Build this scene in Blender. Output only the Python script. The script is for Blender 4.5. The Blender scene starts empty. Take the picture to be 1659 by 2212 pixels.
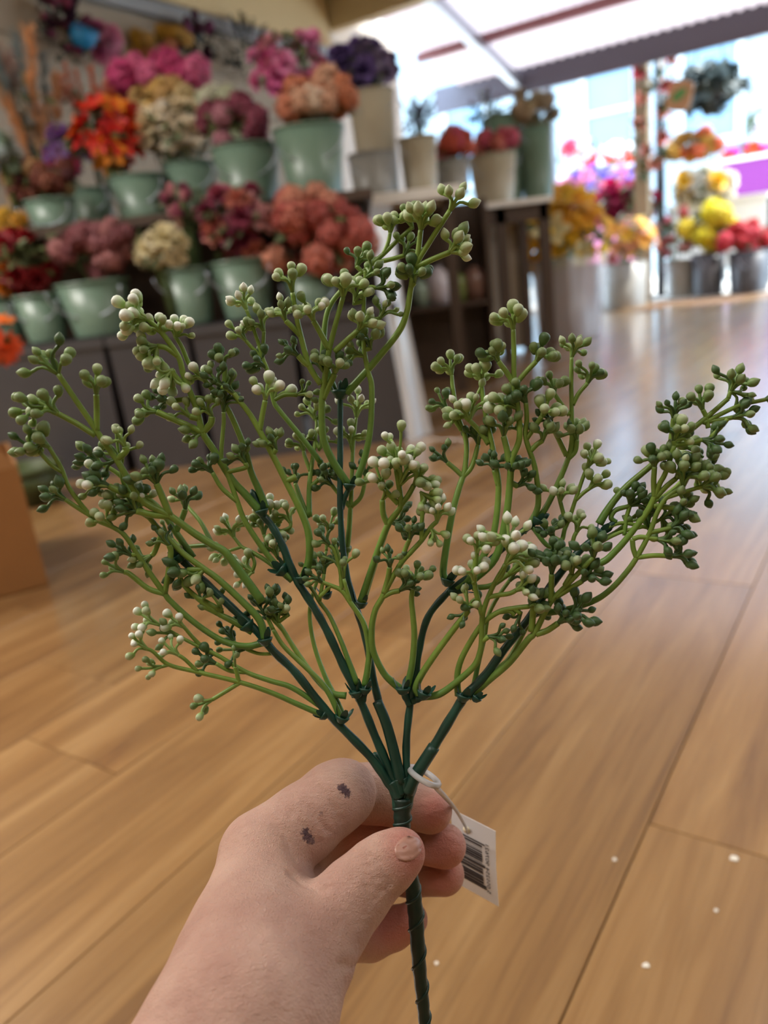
import bpy, math, random
import numpy as np
from mathutils import Vector, Matrix

# ------------------------------------------------------------------ camera
W, H, F = 1659, 2212, 1660.0
HC = 0.62                                   # camera height above the floor
ROLL = 0.12
PITCH = math.atan((1106 - 590) * math.cos(ROLL) / F)
CAM = np.array([0, 0, HC])
fw = np.array([0, math.cos(PITCH), -math.sin(PITCH)])
_r0 = np.array([1.0, 0, 0]); _u0 = np.array([0, math.sin(PITCH), math.cos(PITCH)])
rt = math.cos(ROLL) * _r0 - math.sin(ROLL) * _u0
up = math.sin(ROLL) * _r0 + math.cos(ROLL) * _u0

scene = bpy.context.scene
C = scene.collection
cam_d = bpy.data.cameras.new('camera'); cam = bpy.data.objects.new('camera', cam_d); C.objects.link(cam)
cam_d.sensor_fit = 'VERTICAL'; cam_d.sensor_height = 36.0; cam_d.sensor_width = 27.0
cam_d.lens = F / H * 36.0
cam_d.clip_start = 0.01
M = Matrix((( rt[0], up[0], -fw[0], 0), (rt[1], up[1], -fw[1], 0), (rt[2], up[2], -fw[2], HC), (0, 0, 0, 1)))
cam.matrix_world = M
cam_d.dof.use_dof = True; cam_d.dof.focus_distance = 0.348
cam_d.dof.aperture_fstop = cam_d.lens / 4.3
scene.camera = cam

# ------------------------------------------------------------------ light
AZ = math.radians(35.3)                      # the shop runs along the floor planks
AL = np.array([math.sin(AZ), math.cos(AZ), 0]); PE = np.array([math.cos(AZ), -math.sin(AZ), 0])
def shop(al, pe, z=0.0): return AL * al + PE * pe + np.array([0, 0, z])

world = bpy.data.worlds.new('sky'); scene.world = world; world.use_nodes = True
bg = world.node_tree.nodes['Background']
bg.inputs[0].default_value = (0.62, 0.81, 1.0, 1); bg.inputs[1].default_value = 8.5

sun_d = bpy.data.lights.new('sun', 'SUN'); sun_d.energy = 10.0; sun_d.angle = 0.01; sun_d.color = (1, 0.95, 0.87)
sun = bpy.data.objects.new('sun', sun_d); C.objects.link(sun)
sdir = -(0.40 * PE + 0.27 * AL + np.array([0, 0, 1.0]))
sun.rotation_euler = Vector(sdir).to_track_quat('-Z', 'Y').to_euler()

def interior_fill(al, pe, power, sx, sy, col=(1, 0.95, 0.89)):  # unseen area lights added under the ceiling to brighten the interior
    d = bpy.data.lights.new('interior_fill', 'AREA'); d.shape = 'RECTANGLE'; d.size = sx; d.size_y = sy
    d.energy = power; d.color = col
    o = bpy.data.objects.new('interior_fill', d); C.objects.link(o)
    o.location = shop(al, pe, 2.86); o.rotation_euler = (0, 0, -AZ)
for al, pe, pw in ((-0.6, -0.9, 36), (0.2, 1.6, 15), (-0.2, -3.3, 125), (2.6, 0.8, 30), (4.7, 1.8, 40)):
    interior_fill(al, pe, pw, 1.5, 0.7)

scene.view_settings.view_transform = 'Standard'
scene.view_settings.look = 'None'
scene.view_settings.gamma = 1.0
scene.view_settings.use_curve_mapping = False
scene.view_settings.exposure = 0.12
scene.cycles.max_bounces = 7; scene.cycles.diffuse_bounces = 3; scene.cycles.glossy_bounces = 3; scene.cycles.transmission_bounces = 4; scene.cycles.transparent_max_bounces = 6
scene.cycles.use_adaptive_sampling = True; scene.cycles.adaptive_threshold = 0.02
scene.cycles.caustics_reflective = False; scene.cycles.caustics_refractive = False

# ------------------------------------------------------------------ helpers
random.seed(7); rng = np.random.default_rng(7)
def ray(x, y): return fw + rt * (x - 829.5) / F - up * (y - 1106) / F
def cs(x, y, d): return CAM + ray(x, y) * d              # pixel + depth along the view axis
def onfloor(x, y, z=0.0):
    r = ray(x, y); return CAM + r * (z - HC) / r[2]
def atY(x, y, Y):
    r = ray(x, y); return CAM + r * Y / r[1]
def mpp(P): return float((np.array(P) - CAM) @ fw) / F    # metres per pixel at a point

def lin(c):
    if isinstance(c, str): c = [int(c[i:i + 2], 16) / 255 for i in (0, 2, 4)]
    return tuple((v / 12.92 if v <= 0.04045 else ((v + 0.055) / 1.055) ** 2.4) for v in c)

class MB:
    def __init__(s): s.v = []; s.f = []; s.c = []
    def add(s, vs, fs, col=None):
        o = len(s.v); s.v += [tuple(map(float, p)) for p in vs]; s.f += [tuple(i + o for i in f) for f in fs]
        if col is not None:
            s.c += list(col) if len(np.shape(col)) == 2 else [tuple(col)] * len(vs)
    def box(s, lo, hi, R=None, T=None, taper=1.0):
        (a, b, c), (d, e, f) = lo, hi
        mx, my = (a + d) / 2, (b + e) / 2
        v = []
        for z, k in ((c, taper), (f, 1.0)):
            for x, y in ((a, b), (d, b), (d, e), (a, e)):
                v.append((mx + (x - mx) * k, my + (y - my) * k, z))
        v = np.array(v)
        if R is not None: v = v @ np.array(R).T
        if T is not None: v = v + np.array(T)
        s.add(v, [(3, 2, 1, 0), (4, 5, 6, 7), (0, 1, 5, 4), (1, 2, 6, 5), (2, 3, 7, 6), (3, 0, 4, 7)])
        return s
    def tube(s, pts, rad, n=8, cap=True, col=None):
        pts = np.array(pts, float); m = len(pts)
        rad = np.full(m, rad) if np.isscalar(rad) else np.array(rad, float)
        tan = np.gradient(pts, axis=0); tan /= np.linalg.norm(tan, axis=1)[:, None] + 1e-12
        a = np.array([0, 0, 1.0]) if abs(tan[0][2]) < 0.9 else np.array([1.0, 0, 0])
        u = np.cross(tan[0], a); u /= np.linalg.norm(u)
        vs = []
        for i in range(m):
            u = u - tan[i] * (u @ tan[i]); u /= np.linalg.norm(u) + 1e-12
            w = np.cross(tan[i], u)
            for k in range(n):
                t = 2 * math.pi * k / n
                vs.append(pts[i] + rad[i] * (math.cos(t) * u + math.sin(t) * w))
        fs = [(i * n + k, i * n + (k + 1) % n, (i + 1) * n + (k + 1) % n, (i + 1) * n + k) for i in range(m - 1) for k in range(n)]
        if cap: fs += [tuple(range(n - 1, -1, -1)), tuple((m - 1) * n + k for k in range(n))]
        s.add(vs, fs, col)
        return s
    def lathe(s, prof, n=24, T=(0, 0, 0), R=None, cols=None, close=False):
        vs = []; m = len(prof)
        for r, z in prof:
            for k in range(n):
                t = 2 * math.pi * k / n; vs.append((r * math.cos(t), r * math.sin(t), z))
        vs = np.array(vs)
        if R is not None: vs = vs @ np.array(R).T
        vs = vs + np.array(T)
        fs = [(i * n + k, i * n + (k + 1) % n, (i + 1) * n + (k + 1) % n, (i + 1) * n + k) for i in range(m - 1) for k in range(n)]
        if close: fs += [tuple(range(n - 1, -1, -1)), tuple((m - 1) * n + k for k in range(n))]
        col = None if cols is None else [c for c in cols for _ in range(n)]
        s.add(vs, fs, col)
        return s
    def mesh(s, name, smooth=True):
        me = bpy.data.meshes.new(name); me.from_pydata(s.v, [], s.f)
        if s.c and len(s.c) == len(s.v):
            at = me.color_attributes.new('Col', 'FLOAT_COLOR', 'POINT')
            at.data.foreach_set('color', np.array([(*c[:3], 1.0) for c in s.c], dtype=np.float32).ravel())
        if smooth: me.polygons.foreach_set('use_smooth', [True] * len(me.polygons))
        me.update(); return me

def obj(name, me, mat=None, parent=None, loc=None, rot=None, scale=None):
    if isinstance(me, MB): me = me.mesh(name)
    if mat is not None and not me.materials: me.materials.append(mat)
    o = bpy.data.objects.new(name, me); C.objects.link(o)
    if parent is not None: o.parent = parent
    if loc is not None: o.location = loc
    if rot is not None: o.rotation_euler = rot
    if scale is not None: o.scale = scale if not np.isscalar(scale) else (scale,) * 3
    return o
def tag(o, label, cat, group=None):
    o['label'] = label; o['category'] = cat
    if group: o['group'] = group
    return o
def thing(name, label, cat, loc=(0, 0, 0), rot=None, group=None):
    o = bpy.data.objects.new(name, None); C.objects.link(o); o.location = loc; o.empty_display_size = 0.05
    if rot is not None: o.rotation_euler = rot
    return tag(o, label, cat, group)
def struct(o): o['kind'] = 'structure'; return o

def new_mat(name):
    m = bpy.data.materials.new(name); m.use_nodes = True
    nt = m.node_tree; return m, nt, nt.nodes['Principled BSDF']
def nd(nt, t, **kw):
    n = nt.nodes.new(t)
    for k, v in kw.items():
        if k.startswith('i_'): n.inputs[k[2:].replace('_', ' ')].default_value = v
        else: setattr(n, k, v)
    return n
def plain(name, col, rough=0.5, var=0.12, scale=30, spec=0.5, bump=0.0, metal=0.0, trans=0.0, coat=0.0):
    m, nt, b = new_mat(name); c = lin(col)
    tc = nd(nt, 'ShaderNodeTexCoord'); no = nd(nt, 'ShaderNodeTexNoise', i_Scale=scale, i_Detail=3.0)
    nt.links.new(tc.outputs['Object'], no.inputs['Vector'])
    mx = nd(nt, 'ShaderNodeMix', data_type='RGBA')
    mx.inputs[6].default_value = tuple(v * (1 - var) for v in c) + (1,); mx.inputs[7].default_value = tuple(min(1, v * (1 + var)) for v in c) + (1,)
    nt.links.new(no.outputs['Fac'], mx.inputs[0]); nt.links.new(mx.outputs[2], b.inputs['Base Color'])
    b.inputs['Roughness'].default_value = rough; b.inputs['Specular IOR Level'].default_value = spec
    b.inputs['Metallic'].default_value = metal; b.inputs['Transmission Weight'].default_value = trans
    b.inputs['Coat Weight'].default_value = coat
    if bump:
        bp = nd(nt, 'ShaderNodeBump', i_Strength=bump, i_Distance=0.01); nt.links.new(no.outputs['Fac'], bp.inputs['Height']); nt.links.new(bp.outputs[0], b.inputs['Normal'])
    return m

# ------------------------------------------------------------------ materials
def wood_mat(name, plank=True):
    m, nt, b = new_mat(name); L = nt.links
    tc = nd(nt, 'ShaderNodeTexCoord'); oi = nd(nt, 'ShaderNodeObjectInfo')
    sh = nd(nt, 'ShaderNodeVectorMath', operation='SCALE'); sh.inputs[0].default_value = (7.3, 3.1, 1.7)
    mlt = nd(nt, 'ShaderNodeMath', operation='MULTIPLY'); mlt.inputs[1].default_value = 9.0
    L.new(oi.outputs['Random'], mlt.inputs[0]); L.new(mlt.outputs[0], sh.inputs['Scale'])
    ad = nd(nt, 'ShaderNodeVectorMath', operation='ADD'); L.new(tc.outputs['Object'], ad.inputs[0]); L.new(sh.outputs[0], ad.inputs[1])
    mp = nd(nt, 'ShaderNodeMapping'); mp.inputs['Scale'].default_value = (16, 1.3, 1); L.new(ad.outputs[0], mp.inputs['Vector'])
    n1 = nd(nt, 'ShaderNodeTexNoise', i_Scale=1.0, i_Detail=5.0, i_Roughness=0.6, i_Distortion=0.9); L.new(mp.outputs[0], n1.inputs['Vector'])
    mp2 = nd(nt, 'ShaderNodeMapping'); mp2.inputs['Scale'].default_value = (90, 3.2, 1); L.new(ad.outputs[0], mp2.inputs['Vector'])
    n2 = nd(nt, 'ShaderNodeTexNoise', i_Scale=1.0, i_Detail=4.0, i_Roughness=0.65); L.new(mp2.outputs[0], n2.inputs['Vector'])
    n3 = nd(nt, 'ShaderNodeTexNoise', i_Scale=4.5, i_Detail=2.0); L.new(ad.outputs[0], n3.inputs['Vector'])
    cr = nd(nt, 'ShaderNodeValToRGB'); e = cr.color_ramp.elements
    e[0].position = 0.28; e[0].color = (*lin('7C5836'), 1); e[1].position = 0.74; e[1].color = (*lin('B69060'), 1)
    x = e.new(0.5); x.color = (*lin('9C7548'), 1)
    L.new(n1.outputs['Fac'], cr.inputs[0])
    cr2 = nd(nt, 'ShaderNodeValToRGB'); e = cr2.color_ramp.elements
    e[0].position = 0.30; e[0].color = (0.62, 0.58, 0.55, 1); e[1].position = 0.55; e[1].color = (1, 1, 1, 1); L.new(n2.outputs['Fac'], cr2.inputs[0])
    m1 = nd(nt, 'ShaderNodeMix', data_type='RGBA', blend_type='MULTIPLY'); m1.inputs[0].default_value = 0.55
    L.new(cr.outputs[0], m1.inputs[6]); L.new(cr2.outputs[0], m1.inputs[7])
    m2 = nd(nt, 'ShaderNodeMix', data_type='RGBA', blend_type='OVERLAY'); m2.inputs[0].default_value = 0.35
    L.new(m1.outputs[2], m2.inputs[6]); L.new(n3.outputs['Color'], m2.inputs[7])
    hsv = nd(nt, 'ShaderNodeHueSaturation'); hsv.inputs['Saturation'].default_value = 1.0
    mr = nd(nt, 'ShaderNodeMapRange'); mr.inputs[3].default_value = 0.84; mr.inputs[4].default_value = 1.1
    L.new(oi.outputs['Random'], mr.inputs[0]); L.new(mr.outputs[0], hsv.inputs['Value']); L.new(m1.outputs[2], hsv.inputs['Color'])
    L.new(hsv.outputs[0], b.inputs['Base Color'])
    rr = nd(nt, 'ShaderNodeMapRange'); b.inputs['Coat Weight'].default_value = 1.0; b.inputs['Coat Roughness'].default_value = 0.19; b.inputs['Coat IOR'].default_value = 2.0; rr.inputs[3].default_value = 0.30; rr.inputs[4].default_value = 0.42
    L.new(n3.outputs['Fac'], rr.inputs[0]); L.new(rr.outputs[0], b.inputs['Roughness'])
    bp = nd(nt, 'ShaderNodeBump', i_Strength=0.12, i_Distance=0.002); L.new(n2.outputs['Fac'], bp.inputs['Height']); L.new(bp.outputs[0], b.inputs['Normal'])
    return m
M_wood = wood_mat('oak_laminate')
M_joint = plain('joint_dark', '6A4C30', 0.7)
M_cream = plain('cream_paint', 'D8C49A', 0.7, 0.05, 4)
M_whitewall = plain('white_paint', 'DCD6CC', 0.6, 0.05, 4)
M_greywall = plain('grey_boards', 'A89C8C', 0.75, 0.1, 6)
M_ceil = plain('ceiling_paint', 'D8CDB8', 0.8, 0.04, 3)
M_bucket = plain('sage_enamel', '667E6E', 0.34, 0.06, 8)
M_bucket2 = plain('cream_enamel', 'A89E88', 0.4, 0.06, 8)
M_bucket3 = plain('grey_zinc', '8E8C86', 0.35, 0.08, 8)
M_mauve = plain('mauve_plastic', '9A8480', 0.3, 0.06, 8, coat=0.3)
M_darkbin = plain('charcoal_plastic', '45454A', 0.38, 0.1, 10, coat=0.2)
M_black = plain('black_metal', '16161A', 0.4, 0.1, 10)
M_kraft = plain('kraft_board', '946638', 0.75, 0.08, 14)
M_kraft2 = plain('kraft_board_pale', 'AC8054', 0.75, 0.08, 14)
M_shelf = plain('white_board', 'F0EDE8', 0.3, 0.04, 6)  # white boards, raised to carry the daylight gloss on table edges
M_darkwood = plain('dark_wood', '4A3A30', 0.45, 0.2, 12)
M_tanpost = plain('tan_timber', 'A08A6C', 0.6, 0.12, 9)
M_fascia = plain('slate_fascia', '5A5662', 0.5, 0.06, 5)
M_redbeam = plain('maroon_steel', '8E5A5E', 0.5, 0.06, 5)
M_galv = plain('galvanised', 'A8B0BC', 0.3, 0.06, 5, metal=0.6)
M_facade = plain('pale_render', '8E9CA4', 0.8, 0.04, 2)
M_glassdark = plain('window_glass', '6A8AA0', 0.25, 0.1, 2)
M_trim = plain('white_trim', 'B8C0C4', 0.5, 0.02, 2)
M_pave = plain('pavement', 'C8C2B8', 0.8, 0.1, 6)
M_awn, nt, b = new_mat('awning_sheet')
b.inputs['Base Color'].default_value = (*lin('D8C8CA'), 1); b.inputs['Roughness'].default_value = 0.5
tr = nd(nt, 'ShaderNodeBsdfTranslucent'); tr.inputs[0].default_value = (*lin('D8C8CA'), 1)
mxs = nd(nt, 'ShaderNodeMixShader'); mxs.inputs[0].default_value = 0.2
nt.links.new(b.outputs[0], mxs.inputs[1]); nt.links.new(tr.outputs[0], mxs.inputs[2]); nt.links.new(mxs.outputs[0], nt.nodes['Material Output'].inputs[0])

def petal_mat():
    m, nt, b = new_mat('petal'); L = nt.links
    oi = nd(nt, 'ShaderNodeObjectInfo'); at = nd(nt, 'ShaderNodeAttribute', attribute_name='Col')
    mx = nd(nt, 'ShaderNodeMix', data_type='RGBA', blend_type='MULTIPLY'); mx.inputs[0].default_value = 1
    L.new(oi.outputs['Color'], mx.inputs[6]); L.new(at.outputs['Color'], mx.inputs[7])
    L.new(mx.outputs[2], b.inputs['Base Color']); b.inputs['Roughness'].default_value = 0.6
    t = nd(nt, 'ShaderNodeBsdfTranslucent'); L.new(mx.outputs[2], t.inputs[0])
    ms = nd(nt, 'ShaderNodeMixShader'); ms.inputs[0].default_value = 0.3
    L.new(b.outputs[0], ms.inputs[1]); L.new(t.outputs[0], ms.inputs[2]); L.new(ms.outputs[0], nt.nodes['Material Output'].inputs[0])
    return m
M_petal = petal_mat()
M_leaf = plain('leaf_green', '4C5530', 0.55, 0.35, 8)
M_leafdark = plain('leaf_dark', '24302A', 0.55, 0.3, 8)
M_stemg = plain('stem_green', '55683A', 0.55, 0.2, 8)

# ------------------------------------------------------------------ the shop: floor of planks
fl = MB().box((-40, -3.2, -0.06), (40, 40, -0.004)); 
floor = struct(obj('floor', fl, M_joint)); floor.rotation_euler = (0, 0, -AZ)      # local x = PE, local y = AL
PW = 0.223; GAP = 0.0012
def plank_mesh(length):
    m = MB(); w = PW - GAP; l = length - GAP; c = 0.0007
    pts = []
    for z, k in ((-0.004, 0), (-0.0012, 0), (0, c)):
        pts += [(k, k, z), (w - k, k, z), (w - k, l - k, z), (k, l - k, z)]
    m.add(pts, [(3, 2, 1, 0), (8, 9, 10, 11)] + [(r * 4 + i, r * 4 + (i + 1) % 4, (r + 1) * 4 + (i + 1) % 4, (r + 1) * 4 + i) for r in (0, 1) for i in range(4)])
    return m.mesh('plank', smooth=False)
PLEN = 1.32; PL = plank_mesh(PLEN); PL.materials.append(M_wood)
k0 = -0.205
joints = {1: 0.727, 0: 1.42, -3: 0.52, -1: 0.05, -2: 1.02}      # where boards end, read from the floor
pr = random.Random(3)
for i in range(-22, 18):
    pe0 = k0 + (i - 1) * PW
    j = joints.get(i, pr.uniform(0, PLEN))
    a = j - 3 * PLEN
    while a < 8.4:
        x, y = pe0 + PW / 2, a + PLEN / 2
        P = shop(y, x); v = P - CAM; dpt = v @ fw
        vis = False
        if dpt > -0.7:
            dp = max(dpt, 0.35); px = 829.5 + F * (v @ rt) / dp
            vis = -2000 - 900 / dp < px < 2700 + 900 / dp
        if vis and a + PLEN < 8.75 and pe0 > -4.4:
            o = obj('plank', PL, None, floor, loc=(pe0 + GAP / 2, a + GAP / 2, 0))
        a += PLEN

# walls, ceiling
def shop_box(name, al, pe, z, mat, parent=None):
    m = MB().box((pe[0], al[0], z[0]), (pe[1], al[1], z[1]))
    o = obj(name, m.mesh(name, smooth=False), mat, parent)
    if parent is None: o.rotation_euler = (0, 0, -AZ)
    return o
WPE = -4.42
struct(shop_box('wall_left', (-3.2, 6.15), (WPE - 0.15, WPE), (0, 3.0), M_greywall))
struct(shop_box('wall_back', (-3.2, -3.05), (WPE, 5.0), (0, 3.0), M_cream))
struct(shop_box('wall_right', (-3.2, 6.2), (5.0, 5.15), (0, 3.0), M_cream))
struct(shop_box('ceiling', (-3.2, 6.3), (WPE, 5.0), (3.0, 3.1), M_ceil))
struct(shop_box('trim_1', (-3.0, 6.15), (WPE, WPE + 0.10), (2.53, 2.99), M_cream))       # cream bulkhead above the wall display
struct(shop_box('trim_2', (-3.0, 6.15), (WPE, WPE + 0.06), (2.44, 2.53), M_galv))
for k in range(8):                                                                       # grey boards of the wall behind the display
    shop_box('wall_board', (-3.0, 6.14), (WPE, WPE + 0.02), (0.28 + k * 0.27, 0.28 + k * 0.27 + 0.255), M_greywall, bpy.data.objects['wall_left'])
struct(shop_box('trim_3', (6.15, 7.3), (WPE - 0.15, WPE + 0.05), (0, 3.0), M_whitewall))  # white end post
struct(shop_box('trim_4', (6.2, 6.3), (WPE + 0.06, 5.0), (2.66, 3.0), M_cream))          # header over the opening
def atAL(x, y, al):
    r = ray(x, y); return CAM + r * al / (r @ AL)
def shop_co(P): return float(P @ AL), float(P @ PE), float(P[2])

# ------------------------------------------------------------------ awning over the shop front
AF = 8.42
awn = thing('awning', 'translucent corrugated awning roof on maroon purlins over the shop front', 'awning')
awn.rotation_euler = (0, 0, -AZ)
def awn_z(al): return 2.98 - (al - 6.3) * 0.26
pes = [-4.3, -2.75, -1.2, 0.35, 1.9, 3.45, 4.95]
for k in range(6):
    m = MB(); n = 60; vs = []; fs = []
    for i in range(n + 1):
        pe = pes[k] + (pes[k + 1] - pes[k]) * i / n
        dz = 0.014 * math.cos(i * math.pi / 2)
        for al in (6.32, AF + 0.05): vs.append((pe, al, awn_z(al) + dz + 0.045))
    fs = [(2 * i, 2 * i + 1, 2 * i + 3, 2 * i + 2) for i in range(n)]
    m.add(vs, fs); obj('roof_sheet', m, M_awn, awn)
for al in (6.75, 7.6):
    obj('purlin', MB().box((-4.3, al - 0.04, awn_z(al) - 0.06), (4.95, al + 0.04, awn_z(al) + 0.02)).mesh('purlin', False), M_redbeam, awn)
for pe in (-3.6, -0.3, 2.6):
    m = MB(); a0, a1 = 6.32, AF - 0.02; z0, z1 = awn_z(a0) - 0.08, awn_z(a1) - 0.08
    m.add([(pe + s * 0.045, a, z + h) for a, z in ((a0, z0), (a1, z1)) for h in (-0.06, 0.06) for s in (-1, 1)],
          [(0, 1, 3, 2), (4, 6, 7, 5), (0, 4, 5, 1), (2, 3, 7, 6), (0, 2, 6, 4), (1, 5, 7, 3)])
    obj('rafter', m.mesh('rafter', False), M_galv, awn)
obj('fascia', MB().box((-4.6, AF, 2.24), (4.95, AF + 0.06, 2.50)).mesh('fascia', False), M_fascia, awn)
# posts at the front edge
pb = onfloor(1428, 640); al_, pe_, _ = shop_co(pb)
pole = thing('awning_pole', 'black steel pole with square foot holding up the awning', 'pole', pb)
obj('shaft', MB().lathe([(0.05, 0), (0.05, 2.6)], 14, close=True), M_black, pole)
obj('foot_plate', MB().box((-0.11, -0.11, 0), (0.11, 0.11, 0.03)).mesh('foot_plate', False), M_black, pole)
tp = onfloor(1392, 652)
tan = thing('timber_post', 'tan timber post standing left of the black awning pole', 'post', tp, (0, 0, -AZ))
obj('shaft', MB().box((-0.07, -0.07, 0), (0.07, 0.07, 2.55)).mesh('shaft', False), M_tanpost, tan)
obj('cap', MB().box((-0.09, -0.09, 2.5), (0.09, 0.09, 2.56)).mesh('cap', False), M_tanpost, tan)
lp = atAL(1183, 170, AF); 
lpo = thing('steel_post', 'pale galvanised steel post beside the tan flowers at the awning corner', 'post', (lp[0], lp[1], 0), (0, 0, -AZ))
obj('shaft', MB().box((-0.04, -0.04, 0), (0.04, 0.04, 2.22)).mesh('shaft', False), M_galv, lpo)
obj('bracket', MB().box((-0.07, -0.05, 2.1), (0.07, 0.05, 2.18)).mesh('bracket', False), M_galv, lpo)

# ------------------------------------------------------------------ street outside
pv = struct(obj('ground', MB().box((-40, 8.75, -0.05), (40, 40, 0.004)).mesh('ground', False), M_pave)); pv.rotation_euler = (0, 0, -AZ)
BAL = 17.0
bld = thing('house', 'pale blue rendered house with white sash windows across the street', 'building', shop(BAL, 6.0), (0, 0, -AZ))
obj('wall', MB().box((-18, 0, 0), (16, 3, 9)).mesh('wall', False), M_facade, bld)
obj('cornice', MB().box((-18, -0.15, 6.2), (16, 0, 6.45)).mesh('cornice', False), M_trim, bld)
obj('plinth', MB().box((-18, -0.1, 0), (16, 0, 0.6)).mesh('plinth', False), M_trim, bld)
wc = shop_co(atAL(1317, 240, BAL))
for k, dx in enumerate((-6.4, -3.2, 0, 1.9, 5.1, 8.3)):
    x = wc[1] + dx - 6.0; z = wc[2]
    fr = MB(); w2, h2 = 0.46, 0.85
    fr.box((x - w2 - 0.14, -0.08, z - h2 - 0.14), (x - w2, 0, z + h2 + 0.14)); fr.box((x + w2, -0.08, z - h2 - 0.14), (x + w2 + 0.14, 0, z + h2 + 0.14))
    fr.box((x - w2, -0.08, z + h2), (x + w2, 0, z + h2 + 0.14)); fr.box((x - w2, -0.12, z - h2 - 0.14), (x + w2, 0, z - h2))
    fr.box((x - w2, -0.06, z - 0.04), (x + w2, 0, z + 0.04))
    f = obj('window', fr.mesh('window', False), M_trim, bld)
    obj('pane', MB().box((x - w2, -0.02, z + 0.04), (x + w2, -0.005, z + h2)).mesh('pane', False), M_glassdark, f)
    obj('pane', MB().box((x - w2, -0.02, z - h2), (x + w2, -0.005, z - 0.04)).mesh('pane', False), M_glassdark, f)

# ------------------------------------------------------------------ buckets
def bucket(cx, rim_y, rim_w, Y, zbot, mat, label, cat='bucket', name='bucket', taper=0.72, bot_y=None, group=None):
    P = atY(cx, rim_y, Y); r = rim_w / 2 * mpp(P); 
    z0 = zbot if zbot is not None else atY(cx, bot_y, Y)[2]
    h = P[2] - z0
    t = thing(name, label, cat, (P[0], P[1], z0), None, group)
    rb = r * taper
    obj('body', MB().lathe([(0.001, 0.004), (rb * 0.97, 0.004), (rb, 0.0), (rb, 0.01), (r * 0.985, h - 0.012), (r * 0.94, h - 0.012), (rb * 0.92, 0.02), (0.001, 0.02)], 32), mat, t)
    prof = [(r * 0.96 + 0.005 * math.cos(a), h - 0.008 + 0.006 * math.sin(a)) for a in np.linspace(0, 2 * math.pi, 9)]
    obj('rim', MB().lathe([(q[0] + 0.004, q[1]) for q in prof], 32), mat, t)
    hd = [(r * math.cos(a), r * 1.02 * math.sin(a) * 0.15 - r * 0.9, h - 0.03 - r * 0.75 * math.sin(a)) for a in np.linspace(0, math.pi, 13)]
    obj('handle', MB().tube(hd, 0.0025, 6), M_galv, t)
    return t
ZS = 0.93            # upper shelf
ZL = 0.515           # tops of the dark bins
UP = [(665, 275, 155, 3.30, 'sage green bucket of peach flowers at the right end of the upper row'),
      (528, 315, 148, 3.45, 'sage green bucket of burgundy flowers second from right in the upper row'),
      (408, 352, 118, 3.68, 'sage green bucket under the cream roses in the upper row'),
      (296, 380, 124, 3.62, 'sage green bucket under the red and orange flowers in the upper row'),
      (193, 408, 96, 3.75, 'sage green bucket half hidden under the pink and purple flowers'),
      (106, 430, 108, 3.45, 'sage green bucket of brown flowers at the left end of the upper row')]
for cx, ry, w, Y, lab in UP: bucket(cx, ry, w, Y, ZS, M_bucket, lab, group='sage green buckets')
LO = [(668, 592, 120, 3.05, 'sage green bucket under the coral hydrangeas in the lower row'),
      (518, 560, 136, 3.05, 'sage green bucket under the plum flowers in the lower row'),
      (398, 578, 116, 3.05, 'sage green bucket under the small cream flowers in the lower row'),
      (198, 606, 156, 3.05, 'wide sage green bucket of dusty pink hydrangeas in the lower row'),
      (82, 634, 108, 3.05, 'sage green bucket of dark red flowers in the lower row'),
      (-10, 640, 100, 3.10, 'sage green bucket cut by the left picture edge in the lower row')]
for cx, ry, w, Y, lab in LO: bucket(cx, ry, w, Y, ZL, M_bucket, lab, group='sage green buckets')

# upper shelf stand (board darkened for the gaps' shade, on black legs) behind the lower row
def slab(name, label, cat, lo, hi, legs, mat, legmat, rot=None):
    t = thing(name, label, cat, (0, 0, 0))
    obj('top', MB().box(lo, hi).mesh('top', False), mat, t)
    for x in (lo[0] + 0.05, hi[0] - 0.05):
        for y in (lo[1] + 0.05, hi[1] - 0.05):
            if legs: obj('leg', MB().box((x - legs, y - legs, 0), (x + legs, y + legs, lo[2])).mesh('leg', False), legmat, t)
    return t
slab('display_shelf', 'long dark display shelf carrying the upper row of green buckets', 'shelf', (-1.75, 3.12, ZS - 0.035), (0.10, 4.05, ZS), 0.022, M_darkwood, M_black)
obj('back_panel', MB().box((-1.74, 3.42, 0.05), (0.09, 3.44, ZS - 0.036)).mesh('back_panel', False), M_darkwood, bpy.data.objects['display_shelf'])  # dark panel added so the gaps between bucket rows look shaded
# dark bins
for x0, x1, lab in ((-1.46, -0.95, 'charcoal plastic bin leftmost under the lower bucket row'), (-0.93, -0.64, 'narrow charcoal plastic bin second from the left under the buckets'),
                    (-0.62, -0.26, 'charcoal plastic bin third from the left under the buckets'), (-0.24, 0.13, 'charcoal plastic bin at the right end beside the clear plastic sheet')):
    t = thing('storage_bin', lab, 'bin', ((x0 + x1) / 2, 3.1, 0), None, 'charcoal bins')
    hw = (x1 - x0) / 2
    obj('body', MB().box((-hw, -0.2, 0), (hw, 0.2, ZL - 0.035), taper=0.95).mesh('body', False), M_darkbin, t)
    obj('lid', MB().box((-hw - 0.006, -0.207, ZL - 0.035), (hw + 0.006, 0.207, ZL - 0.001)).mesh('lid', False), M_darkbin, t)
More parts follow.
